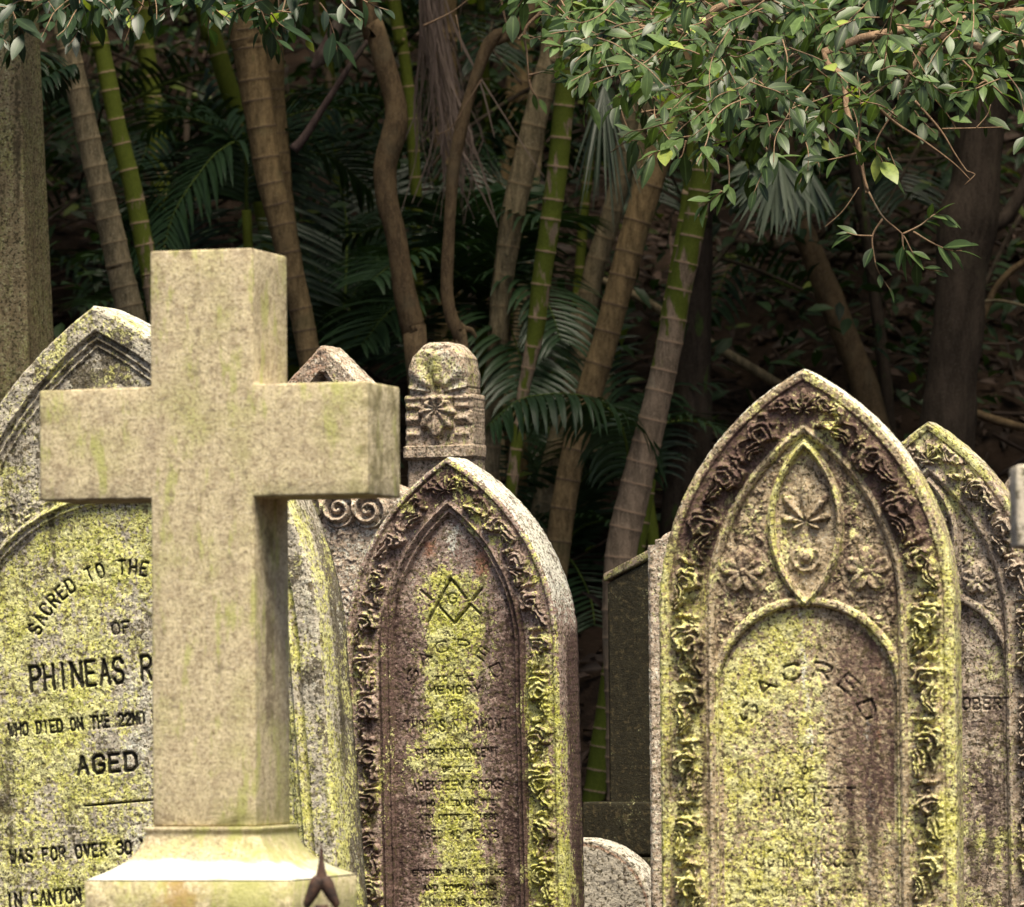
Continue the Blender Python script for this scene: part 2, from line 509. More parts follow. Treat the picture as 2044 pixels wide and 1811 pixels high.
# ------------------------------------------------------------ a carved slab headstone
def headstone(name, label, cat, u, v, D, yaw, tilt, W, Ys, Hpx, T, design, mats, step=1.7, outline=None, group=None, ground=0.8, dist=None, sidefn=None):
    """apex of the front at picture point (u,v), depth D; W, Ys, Hpx in px of that depth; T thickness in m"""
    s = px(D); cy_ = math.cos(yaw)
    Hm = Hpx * s
    R = Matrix.Rotation(-yaw, 3, 'Z') @ Matrix.Rotation(-tilt, 3, 'Y')
    loc = P(u, v, D) - R @ Vector((0, 0, Hm))
    root = thing(name, label, cat, Matrix.Translation(loc) @ R.to_4x4(), group)
    wf = outline or (lambda Y: arch_w(Y, W, Ys))
    df = dist or (lambda X, Y: arch_d(X, Y, W, Ys))
    rows = np.concatenate([np.array([0, .25, .6, 1.1]), np.arange(1.7, Hpx, step)])
    nx = int(2 * W / step)
    U = np.linspace(-1, 1, nx)
    U = np.sign(U) * np.abs(U) ** 1.0
    Y = np.repeat(rows[:, None], nx, 1)
    X = U[None, :] * wf(rows)[:, None]
    h, reg, at = design(X, Y)
    d = df(X, Y)
    h = h - 5 * (1 - ss(0, 6, d)) ** 2          # worn arris
    h = h + (fbm(X / 30, Y / 30, 76) - .5) * 5 + (fbm(X / 9, Y / 9, 77) - .5) * 2.6 + (fbm(X / 3.2, Y / 3.2, 78, 2) - .5) * 1.8
    pts = np.stack([X * s / cy_, -h * s, Hm - Y * s], -1)
    nr = len(rows)
    idx = np.arange(nr * nx).reshape(nr, nx)
    F = np.stack([idx[1:, :-1], idx[1:, 1:], idx[:-1, 1:], idx[:-1, :-1]], -1)
    fr = reg[:-1, :-1]
    Vf = pts.reshape(-1, 3)
    for rid in mats:
        if rid == 'side': continue
        pname, mat, plabel = mats[rid]
        f = F[fr == rid].reshape(-1, 4)
        if not len(f): continue
        used, inv = np.unique(f.ravel(), return_inverse=True)
        o = mk(pname, Vf[used], inv.reshape(-1, 4), mat, root, {k: a.ravel()[used] for k, a in at.items()})
        if plabel: o['label'] = plabel
    # slab: the sides and back
    lc = pts[:, 0]; rc = pts[:, -1]
    loop = np.concatenate([lc[::-1], rc])
    m = len(loop)
    Tn = np.gradient(loop, axis=0); Tn /= np.linalg.norm(Tn, axis=1)[:, None] + 1e-9
    Nn = np.stack([-Tn[:, 2], 0 * Tn[:, 0], Tn[:, 0]], -1)
    rr = np.array([0, .5, 1.5, 4, 8, 14, 22, 32, 42, 52, 60]); rr = rr / rr[-1]
    y0 = loop[:, 1]
    ring = []; Sl = np.concatenate([[0], np.cumsum(np.linalg.norm(np.diff(loop, axis=0), axis=1))]) / s
    for k, q in enumerate(rr):
        off = (2.2 * (1 - math.exp(-q * 30)) if q < .5 else 2.2 * (1 - ss(.9, 1, np.array(q)) * .9)) * s
        ns = (fbm(Sl / 11, q * T / s / 11 + Sl * 0, 5) - .5) * 3.0 * s * (q > 0)
        pr = loop + Nn * (off + ns)[:, None] if np.ndim(off + ns) else loop + Nn * (off + ns)
        pr[:, 1] = y0 + (T - y0) * q
        ring.append(pr)
    Vs = np.concatenate(ring); K = len(rr)
    i = np.arange(K - 1)[:, None] * m; j = np.arange(m - 1)[None, :]
    Fs = np.stack([i + j, i + j + 1, i + m + j + 1, i + m + j], -1).reshape(-1, 4)
    b0 = (K - 1) * m; half = m // 2
    a_ = np.arange(half - 1)
    Fb = np.stack([b0 + a_, b0 + a_ + 1, b0 + m - 2 - a_, b0 + m - 1 - a_], -1)
    Ysd = (Hm - Vs[:, 2]) / s
    sat = (sidefn or (lambda Y, q: {}))(Ysd, np.repeat(rr, m))
    base_at = {k: np.zeros(len(Vs)) for k in ('moss', 'dark', 'pale', 'rust', 'ink')}
    base_at.update({k: np.broadcast_to(np.asarray(a_, float), (len(Vs),)) for k, a_ in sat.items()})
    mk('slab', Vs, np.concatenate([Fs, Fb]), mats['side'] if 'side' in mats else mats[0][1], root, base_at)
    return root


def zer(X): return {k: np.zeros(X.shape) for k in ('moss', 'dark', 'pale', 'rust', 'ink')}


def cut(X, Y, h, at, strokes, wd, depth, inkv=1.0, wear=0.0):
    dd = stroke_dist(X + (fbm(X / 7, Y / 7, 31, 2) - .5) * 2.2, Y, strokes, wd * 2.2)
    g = 1 - ss(wd * .35, wd * 1.15, dd)
    if wear: g = g * (1 - wear * ss(.60, .40, fbm(X / 13, Y / 10, 61, 3)))
    at['ink'] = np.maximum(at['ink'], g * inkv)
    return h - depth * g, dd < wd * 1.1


# ============================================================ materials
M_phin = stone_mat('lichen stone yellow', base=(.50, .46, .36), base2=(.40, .35, .28), dark=(.10, .085, .06), ink=.95, mossgain=1.0, moss=(.66, .63, .20), moss2=(.31, .33, .045))
M_lam = stone_mat('lichen stone purple', base=(.40, .30, .25), base2=(.27, .18, .15), dark=(.085, .05, .045), ink=.6, moss=(.62, .60, .15), moss2=(.30, .31, .04))
M_har = stone_mat('lichen stone ochre', base=(.46, .37, .25), base2=(.32, .24, .15), dark=(.11, .065, .06), ink=.7, speck=200, moss=(.63, .59, .19), moss2=(.31, .30, .045))
M_rob = stone_mat('lichen stone pale', base=(.50, .41, .32), base2=(.36, .27, .20), dark=(.12, .085, .08), ink=.7, speck=210)
M_fin = stone_mat('weathered sandstone', base=(.50, .40, .31), base2=(.38, .28, .21), dark=(.10, .07, .06), moss=(.46, .43, .15))
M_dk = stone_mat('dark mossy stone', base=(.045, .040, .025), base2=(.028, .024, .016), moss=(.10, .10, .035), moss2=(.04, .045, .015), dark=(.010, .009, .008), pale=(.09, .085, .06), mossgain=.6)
M_gran = stone_mat('speckled granite', base=(.60, .53, .42), base2=(.46, .41, .33), moss=(.4, .38, .2), speck=170, pale=(.74, .68, .58))


def cross_mat(name, base, base2, mossc, stain):
    m = NT(name)
    a = m.noise(26, 5, .65); b = m.noise(70, 4, .7); c2 = m.noise(150, 3, .7); st = m.noise(9, 4, .6, stretch=(1, 1, .22)); lg = m.noise(4.5, 3, .6)
    c = m.mix(m.step(a, .38, .62), base, base2)
    c = m.mix(m.math('MULTIPLY', m.step(lg, .48, .66), .75), c, mossc)
    c = m.mix(m.math('MULTIPLY', m.step(st, .52, .70), .5), c, (.44, .35, .27))
    c = m.mix(m.math('MULTIPLY', m.step(b, .51, .63), .6), c, (.24, .18, .11))
    c = m.mix(m.math('MULTIPLY', m.step(c2, .54, .64), .5), c, (.68, .60, .46))
    c = m.mix(m.math('MULTIPLY', m.step(m.noise(210, 3, .75), .50, .60), .5), c, (.17, .12, .06))
    c = m.mix(m.math('MULTIPLY', m.step(m.noise(120, 3, .7), .55, .64), .6), c, (.13, .10, .05))
    c = m.mix(m.math('MULTIPLY', m.step(m.noise(13, 5, .7, stretch=(1.6, 1.6, .5)), .53, .63), .6), c, (.36, .38, .10))
    pz = m.noise(42, 3, .6)
    c = m.mix(m.math('MULTIPLY', m.step(pz, .58, .68), .6), c, (.20, .16, .11))
    # the patches of this piece
    c = m.mix(m.math('MULTIPLY', m.step(m.math('ADD', m.attr('rust'), m.math('MULTIPLY', m.math('SUBTRACT', a, .5), 1.5)), .5, .9), .8), c, stain)
    c = m.mix(m.math('MULTIPLY', m.step(m.math('ADD', m.attr('moss'), m.math('MULTIPLY', m.math('SUBTRACT', a, .5), 1.2)), .4, 1.0), .75), c, (.36, .37, .12))
    c = m.mix(m.math('MULTIPLY', m.step(m.math('ADD', m.attr('pale'), m.math('MULTIPLY', m.math('SUBTRACT', lg, .5), 2.0)), .45, .9), .85), c, (.74, .74, .68))
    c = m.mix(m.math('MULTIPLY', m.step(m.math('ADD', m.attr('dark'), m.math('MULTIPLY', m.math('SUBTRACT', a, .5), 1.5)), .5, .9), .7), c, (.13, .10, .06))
    m.bump(m.math('ADD', b, m.math('MULTIPLY', c2, .6)), .5, .005)
    return m.done(c, .9, .2)


M_cross = cross_mat('cross granite', (.62, .53, .34), (.46, .38, .25), (.42, .40, .17), (.33, .15, .05))

# ============================================================ the stone cross in front
def grid_solid(profile_fn, nu, nv):
    pass


def box_grid(x0, x1, y0, y1, z0, z1, st, skip=()):
    """subdivided box as separate faces welded later: returns verts, quads"""
    V = []; Q = []; n = 0
    def face(o, a, b):
        nonlocal n
        la = np.linalg.norm(a); lb = np.linalg.norm(b)
        na = max(2, int(la / st) + 1); nb = max(2, int(lb / st) + 1)
        ua = np.linspace(0, 1, na); ub = np.linspace(0, 1, nb)
        g = o + ua[:, None, None] * a + ub[None, :, None] * b
        V.append(g.reshape(-1, 3))
        i = np.arange(na - 1)[:, None] * nb; j = np.arange(nb - 1)[None]
        Q.append(np.stack([i + j, i + nb + j, i + nb + j + 1, i + j + 1], -1).reshape(-1, 4) + n)
        n += na * nb
    v = lambda *a: np.array(a, float)
    dx, dy, dz = x1 - x0, y1 - y0, z1 - z0
    if 'f' not in skip: face(v(x0, y0, z0), v(dx, 0, 0), v(0, 0, dz))
    if 'k' not in skip: face(v(x1, y1, z0), v(-dx, 0, 0), v(0, 0, dz))
    if 'l' not in skip: face(v(x0, y1, z0), v(0, -dy, 0), v(0, 0, dz))
    if 'r' not in skip: face(v(x1, y0, z0), v(0, dy, 0), v(0, 0, dz))
    if 't' not in skip: face(v(x0, y0, z1), v(dx, 0, 0), v(0, dy, 0))
    if 'b' not in skip: face(v(x0, y1, z0), v(dx, 0, 0), v(0, -dy, 0))
    return np.concatenate(V), np.concatenate(Q)


import bmesh


def prism(name, outline, depth, mat, parent, bev, y0=0.0, attrf=None, cuts=0):
    """outline in x,z (anticlockwise seen from the front), extruded back, edges rounded"""
    bm = bmesh.new()
    vs = [bm.verts.new((x, y0, z)) for x, z in outline]
    f = bm.faces.new(vs)
    r = bmesh.ops.extrude_face_region(bm, geom=[f])
    for e in r['geom']:
        if isinstance(e, bmesh.types.BMVert): e.co.y += depth
    bmesh.ops.recalc_face_normals(bm, faces=bm.faces[:])
    if cuts:
        bmesh.ops.bevel(bm, geom=bm.edges[:], offset=bev, segments=3, affect='EDGES', profile=.5)
        bmesh.ops.triangulate(bm, faces=[f for f in bm.faces if len(f.verts) > 4])
        bmesh.ops.subdivide_edges(bm, edges=[e for e in bm.edges if e.calc_length() > .05], cuts=cuts, use_grid_fill=True)
    else:
        bmesh.ops.bevel(bm, geom=bm.edges[:], offset=bev, segments=3, affect='EDGES', profile=.5)
    me = bpy.data.meshes.new(name); bm.to_mesh(me); bm.free()
    for p in me.polygons: p.use_smooth = True
    me.set_sharp_from_angle(angle=math.radians(50))
    me.materials.append(mat)
    if attrf:
        for k, fn in attrf.items():
            a = me.attributes.new(k, 'FLOAT', 'POINT')
            a.data.foreach_set('value', [fn(vv.co) for vv in me.vertices])
    o = bpy.data.objects.new(name, me); COL.objects.link(o); o.parent = parent
    return o


def loft_square(mb, prof, n=24, wob=0.0, seed=0, yc=0.0, **kw):
    """square rings (hw, z) joined; each side split in n"""
    rings = []
    t = np.linspace(-1, 1, n, endpoint=False)
    sq = np.concatenate([np.stack([t, -1 + 0 * t], 1), np.stack([1 + 0 * t, t], 1), np.stack([-t, 1 + 0 * t], 1), np.stack([-1 + 0 * t, -t], 1)])
    # rounded corners
    rr = np.max(np.abs(sq), 1); ln = np.hypot(sq[:, 0], sq[:, 1])
    sq = sq * np.minimum(1, 1.385 / ln)[:, None]
    m = len(sq)
    for hw, z in prof:
        q = sq * hw
        if wob: q = q * (1 + wob * (fbm(np.arange(m) * .3, z * 60 + 0 * q[:, 0], seed) - .5))[:, None]
        rings.append(np.column_stack([q[:, 0], q[:, 1] + yc, np.full(m, z)]))
    V = np.concatenate(rings); K = len(rings)
    i = np.arange(K - 1)[:, None] * m; j = np.arange(m)[None]; j2 = (j + 1) % m
    Q = np.stack([i + m + j, i + m + j2, i + j2, i + j], -1).reshape(-1, 4)
    V = np.vstack([V, [0, yc, prof[0][1]], [0, yc, prof[-1][1]]])
    c0 = K * m
    T = [[c0, jj, (jj + 1) % m] for jj in range(m)] + [[c0 + 1, (K - 1) * m + (jj + 1) % m, (K - 1) * m + jj] for jj in range(m)]
    at = {k: f(V) for k, f in kw.items()}
    mb.add(V, Q, T, **at)


def stone_cross(u, v, D, yaw, label, scale=1.0, group=None, blank=False):
    s = px(D) * scale
    R = Matrix.Rotation(-yaw, 3, 'Z')
    root = thing('stone_cross', label, 'gravestone', Matrix.Translation(P(u, v, D)) @ R.to_4x4(), group)
    c = math.cos(yaw)
    hw = 109 * s
    a = 334 * s / c
    out = [(-hw, 0), (hw, 0), (hw, 657 * s), (a, 657 * s), (a, 882 * s), (hw, 882 * s), (hw, 1155 * s), (-hw, 1155 * s), (-hw, 882 * s), (-a, 880 * s), (-a, 657 * s), (-hw, 657 * s)]
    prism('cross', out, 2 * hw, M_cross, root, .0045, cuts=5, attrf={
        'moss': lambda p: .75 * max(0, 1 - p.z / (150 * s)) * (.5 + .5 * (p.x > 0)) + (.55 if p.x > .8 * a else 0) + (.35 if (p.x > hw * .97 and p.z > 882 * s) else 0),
        'dark': lambda p: .6 if (min(abs(p.z - 657 * s), abs(p.z - 882 * s) * 3, abs(abs(p.x) - a) + .004) < .012 or p.z < .012 or p.z > 1145 * s) else .8 if (p.x > hw * .97 and p.y > .6 * hw and p.y < 1.3 * hw and 200 * s < p.z < 650 * s) else (.45 if abs(p.z - 657 * s) < .004 else 0)})  # dark rims; the streak below the arm is shade painted into the right face
    mb = MB()
    pr = [(124, -1), (125, -3), (125, -9), (122, -10), (123, -20), (127, -32), (134, -46), (145, -60), (160, -74), (182, -88), (214, -102), (218, -104)]
    prof = [(h_ * s, z * s) for h_, z in reversed(pr)]
    mb2 = MB()
    loft_square(mb, [(p[0], p[1]) for p in prof][::-1], n=20, yc=hw,
                pale=lambda V: np.where(V[:, 2] < -60 * s, .72, .25), moss=lambda V: np.where(V[:, 0] > hw * .5, .7, .35), dark=lambda V: .12 + .3 * (V[:, 2] > -14 * s))  # lower slope painted paler, standing in for the light it catches
    mb.build('flared_base', M_cross, root)
    pb = [(216, -105), (219, -108), (219, -160), (219, -260), (219, -500), (219, -900)]
    loft_square(mb2, [(h_ * s, z * s) for h_, z in pb], n=24, yc=hw,
                rust=lambda V: .75 * np.exp(-((V[:, 0] + .015) / (.085)) ** 2), moss=lambda V: .6 + .5 * np.exp(-((V[:, 0] - .13) / .05) ** 2))
    mb2.build('pedestal', M_cross, root)
    return root


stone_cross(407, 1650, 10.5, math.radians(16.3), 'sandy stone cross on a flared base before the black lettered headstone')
# edge of another cross at the right border of the view, blurred
def edge_cross():
    D = 9.0; s = px(D)
    root = thing('stone_cross', 'pale grey blurred cross arm end poking in at the right border', 'gravestone', Matrix.Translation(P(2290, 1700, D)) @ Matrix.Rotation(0.0, 4, 'Z'))
    hw = 75 * s; a = 253 * s
    out = [(-hw, -900 * s), (hw, -900 * s), (hw, 610 * s), (a, 610 * s), (a, 775 * s), (hw, 775 * s), (hw, 1000 * s), (-hw, 1000 * s), (-hw, 775 * s), (-a, 775 * s), (-a, 610 * s), (-hw, 610 * s)]
    prism('cross', out, 2 * hw, M_gran, root, .006, cuts=2)


edge_cross()

# ============================================================ rusty iron finial
M_iron = NT('rusty iron')
_a = M_iron.noise(60, 5, .65)
_c = M_iron.mix(M_iron.step(_a, .35, .65), (.028, .018, .015), (.085, .042, .026))
M_iron.bump(M_iron.noise(120, 4, .7), .5, .003)
M_iron = M_iron.done(_c, .75, .4)
_fr = thing('iron_railing_finial', 'rusty iron spearhead finial of a grave railing rising at the cross pedestal', 'finial', Matrix.Translation(P(642, 1811, 9.9)))
s_ = px(9.9)
_m = MB()
# pointed head: flattened, concave flanks
zz = np.array([126, 118, 104, 88, 74, 62, 50, 38, 26, 16]) * s_; hw_ = np.array([.8, 2.4, 4.2, 6, 8.5, 12, 16.5, 21, 24, 20]) * s_
def lens_rings(mb, zz, hw, fl, cx=0.0, cut=None):
    k = 16; th = np.linspace(0, 2 * np.pi, k, endpoint=False)
    V = []
    for z, h_ in zip(zz, hw):
        V.append(np.column_stack([cx + h_ * np.cos(th), fl * h_ * np.sin(th), np.full(k, z)]))
    V = np.concatenate(V); K = len(zz)
    i = np.arange(K - 1)[:, None] * k; j = np.arange(k)[None]; j2 = (j + 1) % k
    mb.add(V, np.stack([i + j, i + j2, i + k + j2, i + k + j], -1).reshape(-1, 4))
lens_rings(_m, zz[:8], hw_[:8], .42)
_m.build('spear_tip', M_iron, _fr)
for sg in (-1, 1):
    mm = MB()
    C, Rr = resample([(sg * 4 * s_, 0, 58 * s_), (sg * 11 * s_, 0, 44 * s_), (sg * 18 * s_, 0, 28 * s_), (sg * 25 * s_, 0, 14 * s_), (sg * 29 * s_, 0, 6 * s_), (sg * 24 * s_, 0, 0)], [13 * s_, 15 * s_, 13 * s_, 10 * s_, 8 * s_, 6 * s_], 16)
    tube(mm, C, Rr, 10)
    mm.build('scroll', M_iron, _fr)
mm = MB(); tube(mm, np.array([(0, 0, z * s_) for z in (4, -10, -60, -300)]), np.array([15, 9, 8, 8]) * s_, 10); mm.build('shank', M_iron, _fr)
mm = MB(); tube(mm, np.array([(0, 0, z * s_) for z in (-2, -6, -12, -16)]), np.array([12, 17, 17, 12]) * s_, 12); mm.build('collar', M_iron, _fr)
mm = MB(); tube(mm, np.array([(x_ * s_, 0, -210 * s_) for x_ in (-900, 0, 200, 900)]), np.array([9, 9, 9, 9]) * s_, 8); mm.build('rail', M_iron, _fr)


# ============================================================ headstones
def d_phineas(X, Y):
    at = zer(X); reg = np.zeros(X.shape, int)
    d = arch_d(X, Y, 405, 700)
    h = np.zeros(X.shape)
    rc = np.hypot(X, np.minimum(Y - 723, 0))
    rc = np.where(Y > 723, np.abs(X), rc)
    # sunk field inside the rim
    fld = ss(40, 46, d)
    h -= 13 * fld
    h += 8 * np.exp(-((d - 55) / 4.5) ** 2) + 5 * np.exp(-((d - 68) / 3) ** 2)
    tri = (d > 74) & (rc > 352)
    lf = leaf_tex(X, Y, 15, 3)
    h += np.where(tri, 11 * (lf - .3) * ss(352, 362, rc) * ss(74, 82, d) * ss(350, 400, Y), 0)
    # gable roll in the upper field with a trefoil boss
    h += 9 * np.exp(-((np.hypot(X + 2, Y - 235) - 66) / 8) ** 2) * (Y > 130) * (d > 76)
    h += 10 * rosette(X, Y, 0, 245, 46, 3, 1.57) * (d > 76)
    # round arch moulding and sunk panel
    ring = np.exp(-((rc - 346) / 6) ** 2) * 13 + np.exp(-((rc - 333) / 3.5) ** 2) * 6
    h += ring * (rc < 362) * (d > 38)
    pan = ss(327, 322, rc)
    h = np.where(rc < 330, -17 * pan - 13 * (1 - pan), h)
    reg = np.where(d > 43, 1, 0)
    reg = np.where((rc > 326) & (rc < 356) & (d > 43), 2, reg)
    reg = np.where(rc <= 326, 3, reg)
    st = text_arc('SACRED TO THE MEMORY', 0, 723, 186, 27, math.radians(-62), math.radians(62))
    st += text_line('OF', 0, 655, 22, 44)
    st2 = text_line('PHINEAS RYRIE', -12, 752, 48, 372)
    st2 += text_line('AGED 63', 0, 927, 34, 232)
    st += text_line('WHO DIED ON THE 22ND FEBY 1884', -35, 838, 23, 425)
    st += text_line('HE WAS FOR OVER 30 YEARS A', -95, 1092, 24, 442)
    st += text_line('IN CANTON', -200, 1180, 27, 158) + text_line('AND HONG KONG', 20, 1180, 27, 220)
    h, m1 = cut(X, Y, h, at, st, 3.3, 5.5, 1.0, .35)
    h, m2 = cut(X, Y, h, at, st2, 4.6, 7)
    h, m3 = cut(X, Y, h, at, [[(-100, 990), (105, 990)]], 2.6, 6)
    big = fbm(X / 60, Y / 90, 11)
    at['moss'] = .62 + .55 * (big - .5) - .35 * np.exp(-((X - 20) / 55) ** 2) * ss(450, 800, Y) + .1 * (rc < 320) - .35 * (Y < 300) * (d > 40) - .25 * (d < 40)
    at['pale'] = .30 + .35 * np.exp(-((X - 10) / 50) ** 2) * ss(500, 800, Y) * (rc < 320) + .1 * (d < 40)
    at['dark'] = .18 * (d < 40) + .35 * (Y < 420) * (d > 44) + .45 * (fbm(X / 45, Y / 70, 5) > .62) + .3 * (rc > 250) * (rc < 330) * (Y > 700) * (X > 0)
    return h, reg, at


def side_p(Y, q):
    n = len(Y)
    return {'moss': .30 + .35 * (q < .45) - .3 * ss(420, 250, Y), 'pale': .36 + .10 * (q > .55) + .5 * ss(300, 150, Y) , 'dark': .10 + .62 * ss(.3, .5, q) * ss(300, 600, Y)}  # pale rises toward the apex: light from above painted on the arch edge


headstone('pointed_headstone', 'large leaning yellow lichened headstone with black lettering, behind the cross', 'gravestone',
          185, 612, 12.6, math.radians(22), .077, 405, 700, 1900 - 520, .155, d_phineas,
          {0: ('rim', M_phin, None), 1: ('carved_spandrel', M_phin, None), 2: ('arch_moulding', M_phin, None), 3: ('inscription_panel', M_phin, None), 'side': M_phin}, sidefn=side_p)


def d_lamont(X, Y):
    W, Ys = 213, 380
    at = zer(X)
    d = arch_d(X, Y, W, Ys); sA = arch_s(X, Y, W, Ys)
    h = np.zeros(X.shape)
    h -= 6 * ss(8, 13, d)
    band = (d > 13) & (d < 66)
    cr = curls(sA + 14 + 30 * (X > 0), d - 40 + 3 * np.sin(sA / 60), 92, 27, 21)
    h += np.where(band, 21 * cr * ss(13, 20, d) * ss(66, 58, d), 0)
    # crest of leaves under the apex
    crest = np.maximum(palmette(X, Y, -2, 66, 34) * .9, curls(X * 1.2 + 20, Y - 54, 46, 26, 9) * .9)
    h = np.where((np.abs(X) < 52) & (d > 13) & (d < 70) & (Y < 95), np.maximum(-6 + 14 * crest * ss(13, 20, d), -6), h)
    h += 7 * np.exp(-((d - 74) / 3.2) ** 2) * (d > 62)
    h -= 6 * ss(78, 82, d)
    h += 5 * np.exp(-((d - 86) / 2.5) ** 2)
    h -= 7 * ss(88, 92, d)
    reg = np.where(band, 1, 0)
    reg = np.where(d >= 66, 2, reg); reg = np.where(d > 91, 3, reg)
    cx = 0
    # square and compasses with a G
    k = lambda x, y: ((x - 712) / 2.56, (y - 125) / 2.56 + 240)
    st = [[k(704, 128), k(578, 345)], [k(704, 128), k(780, 230)], [k(800, 262), k(848, 312)], [k(716, 356), k(632, 258)], [k(600, 230), k(553, 186)], [k(716, 356), k(800, 262)], [k(812, 240), k(862, 183)]]
    h, m0 = cut(X, Y, h, at, st, 3.3, 6.0, .8)
    h, mg = cut(X, Y, h, at, text_line('G', k(708, 0)[0], 290, 19, 24), 2.0, 3.5, .6)
    st = text_arc('SACRED', 0, 464, 80, 21, math.radians(-70), math.radians(66))
    st += text_line('TO THE', 0, 445, 9, 78)
    st += text_line('MEMORY', -1, 471, 15, 108) + text_line('OF', 0, 494, 9, 24)
    st += text_line('THOMAS R LAMONT', 0, 546, 23, 208)
    st += text_line('SUPERINTENDENT', 0, 597, 16, 168)
    st += text_line('OF THE', 0, 626, 9, 60)
    st += text_line('ABERDEEN DOCKS', 0, 662, 17, 184)
    st += text_line('WHO DIED ON THE', 0, 694, 10, 150) + text_line('4TH OCTOBER 1880', 0, 722, 10, 160)
    st += text_line('AGED 40 YEARS', 0, 759, 15, 160) + text_line('ERECTED BY HIS FRIENDS', 0, 832, 10, 190) + text_line('AND COMPANIONS', 0, 862, 10, 150) + text_line('IN HONG KONG', 0, 892, 12, 150)
    h, m1 = cut(X, Y, h, at, st, 2.0, 4.2, 1.0, .5)
    wr = 1 - ss(.35, .5, fbm(X / 25, Y / 20, 61)) * .0
    wx = X + 2 + 8 * np.sin(Y / 70) + 26 * (fbm(X / 30, Y / 55, 91) - .5)
    cen = np.exp(-(wx / (86 + 8 * np.sin(Y / 45))) ** 2 * 1.1)
    at['moss'] = np.where(d > 91, -.28 + 1.30 * cen * ss(165, 250, Y), .12 + .45 * ss(300, 520, Y) * (X > 0) * (d < 70) + .22 * (d < 66))
    at['dark'] = np.where(d > 66, .20 + .42 * (1 - cen) * ss(240, 330, Y) + .1 * (d < 91), .24 + .45 * (d > 10) * ss(150, 60, Y) - .15 * (X > 0) * ss(380, 560, Y)) - .45 * (d < 10)
    at['dark'] -= .55 * ss(260, 200, Y) * (d > 91)
    at['rust'] = .75 * np.exp(-(((X - 62) / 22) ** 2 + ((Y - 215) / 50) ** 2)) + .55 * np.exp(-(((X + 45) / 20) ** 2 + ((Y - 175) / 25) ** 2)) + .25 * (d > 91) * ss(300, 200, Y)
    at['pale'] = .12 + .75 * np.exp(-((X - 3) / 16) ** 2 - ((Y - 165) / 45) ** 2) + .40 * (d < 10) + .5 * np.exp(-((X - 48) / 14) ** 2) * ss(560, 620, Y) * (.4 + .6 * np.sin(Y / 26) ** 2) + .45 * np.exp(-((X - 52) / 12) ** 2 - ((Y - 850) / 22) ** 2)
    return h, reg, at


def side_l(Y, q):
    return {'moss': .05 + .62 * (q < .3) * ss(450, 600, Y) + .35 * ss(650, 850, Y), 'pale': .95 - .75 * ss(240, 400, Y), 'dark': -.1 + .75 * ss(.25, .5, q) * ss(290, 400, Y) + .28 * ss(250, 420, Y)}  # upper arch edge painted near white, as if lit from overhead


headstone('pointed_headstone', 'narrow pointed headstone with cut square and compasses emblem over a green lichen streak', 'gravestone',
          890, 914, 14.0, math.radians(23), .016, 213, 380, 1120, .14, d_lamont,
          {0: ('rim', M_lam, None), 1: ('leaf_border', M_lam, None), 2: ('arch_moulding', M_lam, None), 3: ('inscription_panel', M_lam, None), 'side': M_lam}, sidefn=side_l, step=1.5)


def ves_d(X, Y, Yc, a, b):
    Rv = (a * a + b * b) / (2 * b)
    return Rv - np.hypot(np.abs(X) + (Rv - b), Y - Yc)


